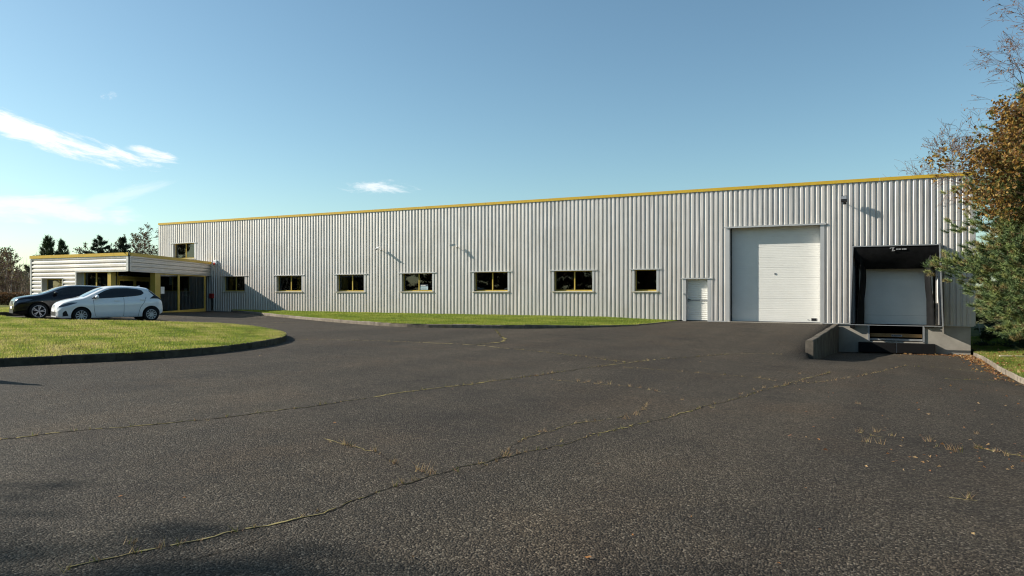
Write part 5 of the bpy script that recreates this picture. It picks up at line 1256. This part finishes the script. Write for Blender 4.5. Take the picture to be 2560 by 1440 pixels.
for i, (loc, h, rad, lab) in enumerate((((5.2, 3.2), 5.2, 2.0, 'dark young spruce in the shade behind the right end of the loading dock'), ((8.6, 6.5), 8.0, 2.8, 'dark spruce standing behind the pine, right of the young shaded spruce'), ((11.5, 1.5), 9.0, 3.2, 'tall dark spruce at the right edge behind the pine boughs'), ((7.2, 15.0), 9.0, 3.0, 'dark spruce far back beyond the warehouse corner'), ((12.5, 10.5), 10.0, 3.4, 'broad dark spruce at the back right behind all the others'), ((9.5,-3.5), 8.5, 3.2, 'dark spruce touching the pine on its right side'))):
    conifer('spruce_tree', loc, h, rad, 50+i, lab, 'tree', DARKC, 'dark spruces right of the warehouse', 1500, 12, .22, .035, .05, .03)
STK = thing('stake', (3.9, 6.0, float(h_side(3.9, 6))), 'thin pale stake leaning beside the right corner of the warehouse', 'stake')
mb = MB(); z = float(h_side(3.9, 6)); mb.tube([(3.98,5.9,z-.1),(3.80,6.0,z+1.0)], .022, 6); sub('pole', mb, M['sill'], STK)

# trees beyond the annex and the wood on the left
SPR = [(.028,.045,.025), (.035,.055,.028), (.045,.06,.03)]
conifer('pine_tree', (-77.0, 7.6), 6.8, 3.4, 61, 'bushy pine with a blunt top behind the annex roof, left of its narrower twin', 'tree', [(.04,.065,.028), (.055,.08,.03), (.07,.09,.035)], 'pines behind the annex', 1100, 12, .36, .06, .6, .05, .85)
conifer('pine_tree', (-76.8, 8.9), 6.5, 2.6, 62, 'narrower pine just right of the bushy pine behind the annex roof', 'tree', [(.035,.06,.026), (.05,.075,.03), (.06,.085,.035)], 'pines behind the annex', 900, 12, .34, .06, .6, .05, .85)
for i, (loc, h, rad, lab) in enumerate((((-78.9, 14.4), 7.3, 2.4, 'tallest dark spruce behind the middle of the annex roof'), ((-80.0, 16.6), 5.9, 1.9, 'short spruce between the tallest spruce and the pointed one behind the annex'), ((-74.8, 14.3), 6.9, 1.6, 'narrow pointed spruce behind the annex corner'), ((-75.5, 16.6), 5.3, 1.9, 'low spruce beneath bare branches close to the warehouse corner'), ((-83, 15.0), 5.4, 2.2, 'low broad spruce left of the tallest spruce behind the annex'))):
    conifer('spruce_tree', loc, h+.3, rad*1.8, 70+i, lab, 'tree', SPR, 'spruces behind the annex', 3000, 9, .30, .06, .12, .03)
for i, (loc, h, lab) in enumerate((((-77.1, 18.0), 7.6, 'bare grey tree behind the annex corner, left of the highest twigs'), ((-72.3, 15.8), 7.4, 'bare tree with the highest fine twigs left of the warehouse corner'), ((-73.2, 18.6), 7.6, 'bare tree partly hidden by the left corner of the warehouse'), ((-79.5, 19.0), 6.6, 'small bare tree between two spruces behind the annex'), ((-74.5, 17.0), 6.9, 'leaning bare tree between the two tallest bare trees behind the annex'), ((-71.5, 17.4), 6.6, 'low bare tree just left of the warehouse corner'), ((-77.5, 16.2), 6.6, 'bare tree rising right beside the tallest dark spruce'), ((-80.5, 17.2), 6.4, 'bare tree with pale twigs in the gap right of the short spruce'), ((-81.5, 14.0), 5.9, 'bare tree at the left foot of the tallest dark spruce'))):
    bare_tree('bare_tree', loc, h+.7, 80+i, lab, 'tree', 'bare trees behind the annex', 'bark', 'twig', [(.09,.085,.045), (.12,.095,.045)], 900, 4, None, .15, .55, .0, 14, .14, .014, .40)
WOOD = [(-61.5,-5.2,4.6),(-63.2,-3.8,5.0),(-65.6,-3.2,5.3),(-66.5,-2.6,5.0),(-68.5,-1.2,4.8),(-62.0,-3.9,4.4),(-64.5,-2.8,4.8),(-60.5,-6.8,4.4),(-69.5,-2.0,5.7),(-71.5,-.5,5.4),(-66.0,-6.2,5.0),(-72.5,.4,5.2),(-62.8,-6.6,4.7),(-67.8,-3.9,5.4),(-74.5,.6,6.0)]
for i, (x, y, h) in enumerate(WOOD):
    t = bare_tree('birch_tree', (x, y), h*.90, 100+i, 'leafless pale-stemmed tree in the brown thicket at the left edge beyond the lawn', 'tree', 'leafless trees of the thicket left of the annex', 'birch' if i % 2 else 'bark', 'twig', [(.19,.16,.07), (.16,.13,.06), (.15,.15,.06)], 260, 4, .06, .12, .6, .0, 18, .12, .012, .40)
def thicket():
    r = np.random.default_rng(90); k = 5200; x = r.uniform(-92, -58, k); y = r.uniform(-9, 24, k)
    m = (y-(-5.5+(-60-x)*.30) > -3)&(y-(-5.5+(-60-x)*.55) < 7); x, y = x[m], y[m]; k = len(x); z = G(x, y); h = r.uniform(1.2, 3.8, k)*(1+.2*np.sin(x*1.3))
    l = r.normal(0, .22, (k, 2)); w = r.uniform(.012, .03, k); a = r.uniform(0, 6.28, k); V, F = [], []
    b0 = np.c_[x, y, z]; tp = np.c_[x+l[:,0]*h, y+l[:,1]*h, z+h]; sx = np.c_[np.cos(a)*w, np.sin(a)*w, 0*w]
    V = np.stack([b0-sx, b0+sx, tp], 1).reshape(-1, 3); col = np.array([(.17,.12,.09), (.24,.18,.13), (.14,.11,.075), (.36,.31,.25)])[r.integers(0, 4, k)]
    P = b0[r.integers(0, k, 16000)]+np.c_[r.normal(0, .5, (16000, 2)), r.uniform(.1, 2.9, 16000)]
    V2, F2, C2 = leaf_cards(P, .16, r, [(.15,.12,.075), (.18,.135,.085), (.12,.105,.06), (.13,.13,.06)], .2)
    V2 = V2.reshape(-1, 4, 3)[:, :3].reshape(-1, 3); C2 = C2.reshape(-1, 4, 3)[:, :3].reshape(-1, 3)
    VV = np.r_[V, V2]; o = tri_mesh('undergrowth', VV, np.arange(len(VV)).reshape(-1, 3), M['dry'], np.r_[np.repeat(col, 3, 0), C2]); o['kind'] = 'stuff'
thicket()
def hedge():
    r = np.random.default_rng(91); a, b = np.array((-49.0, -6.9)), np.array((-60.5, -9.6)); d = b-a; L = np.hypot(*d); u = d/L; nn = np.array((-u[1], u[0]))
    z0 = float(G(-54, -8.5))+.1; t = thing('hedge', (-54.5, -8.2, z0), 'low clipped brown hedge at the left edge between lawn and thicket', 'hedge')
    k = 16000; s = r.uniform(0, L, k); q = r.uniform(-.35, .35, k); h = r.uniform(0, .95, k)**.7*.95; P = np.c_[a[0]+u[0]*s+nn[0]*q, a[1]+u[1]*s+nn[1]*q, z0+h]
    V, F, C = leaf_cards(P, .09, r, [(.10,.05,.025), (.13,.07,.03), (.07,.05,.02)], 0); tri_mesh('foliage', V, F, M['leaves'], C, t, (-54.5, -8.2, z0))
    mb = MB()
    for i in range(40):
        p = a+d*((i+.5)/40); mb.tube([(p[0], p[1], z0-.1), (p[0]+r.normal(0,.1), p[1]+r.normal(0,.1), z0+.8)], [.02, .006], 4)
    sub('stem', mb, M['bark'], t)
hedge()
def far_wood():
    """the dark wood on the rise far behind, one mass"""
    r = np.random.default_rng(92); V, C = [], []
    for i in range(420):
        u = r.uniform(-.80, -.60); d = r.uniform(150, 260); X, Y = u*d, d
        x, y = X*.887-Y*.4616, -37+X*.4616+Y*.887
        h = d*.024+r.uniform(.6, 2.6); n = 60; f = r.uniform(0, 1, n)**.8; a = r.uniform(0, 6.28, n); rr = (1-f)*h*.26+.15
        c = np.c_[x+np.cos(a)*rr, y+np.sin(a)*rr, -.3+h*f]
        V.append((c[:,None]+r.normal(0, 1, (n, 3, 3))*((1-f)*.35+.22)[:,None,None]).reshape(-1, 3)); C.append(np.tile(np.array((.04,.05,.032))*r.uniform(.7, 1.3), (3*n, 1)))
    V = np.concatenate(V); o = tri_mesh('far_wood', V, np.arange(len(V)).reshape(-1, 3), M['needles'], np.concatenate(C)); o['kind'] = 'stuff'
far_wood()
# trees behind the photographer: seen in the window panes, and one to the left shades the lower corner of the yard
for i, (x, y, h) in enumerate(((-26.2, -41.6, 14.2),)):
    bare_tree('oak_tree', (x, y), h, 120+i, 'tall autumn tree left of the yard whose shade falls on the near asphalt', 'tree', None, 'bark', 'bark', BROWN, 2200, 4, .2, .55, .6, .0, 24, .15, .010, .27)
for i, (x, y, h, rd) in enumerate(((-8,-64,14,5.4),(-15,-68,16,5.8),(-1,-66,15,5.6),(6,-62,14,5.4),(12,-66,16,6),(-23,-70,16,5.8),(-31,-66,15,5.6),(19,-62,15,5.8),(26,-64,16,6),(-40,-70,16,6),(-50,-72,16,6),(33,-58,15,5.8),(-60,-74,16,6),(-70,-72,16,6),(-80,-66,15,6),(-90,-60,16,6),(-98,-50,15,6),(-104,-40,16,6),(-108,-28,15,6),(40,-50,15,6),(44,-40,15,6))):
    conifer('hedgerow_tree', (x, y), h, rd, 130+i, 'brown and green tree of the row behind the yard entrance', 'tree', [(.14,.07,.03), (.08,.06,.028), (.17,.08,.03), (.04,.05,.02)], 'row of trees behind the yard entrance', 1600, 6, .9, .30, .3, .02, .5)
SG = thing('sign_board', (-17.1, -31.1, float(h_lawn(-17.7, -31.1))), 'small dark board on two posts standing on the lawn, its shadow on the asphalt', 'sign')
z = float(h_lawn(-17.7, -31.1)); mb = MB(); mb.box(-17.9, -16.3, -31.16, -31.13, z+1.55, z+2.0); sub('board', mb, M['steel'], SG)
mb = MB(); mb.tube([(-17.7,-31.1,z-.2),(-17.7,-31.1,z+2.0)], .03, 8); sub('post', mb, M['steel'], SG)
mb = MB(); mb.tube([(-16.5,-31.1,z-.2),(-16.5,-31.1,z+2.0)], .03, 8); sub('post', mb, M['steel'], SG)
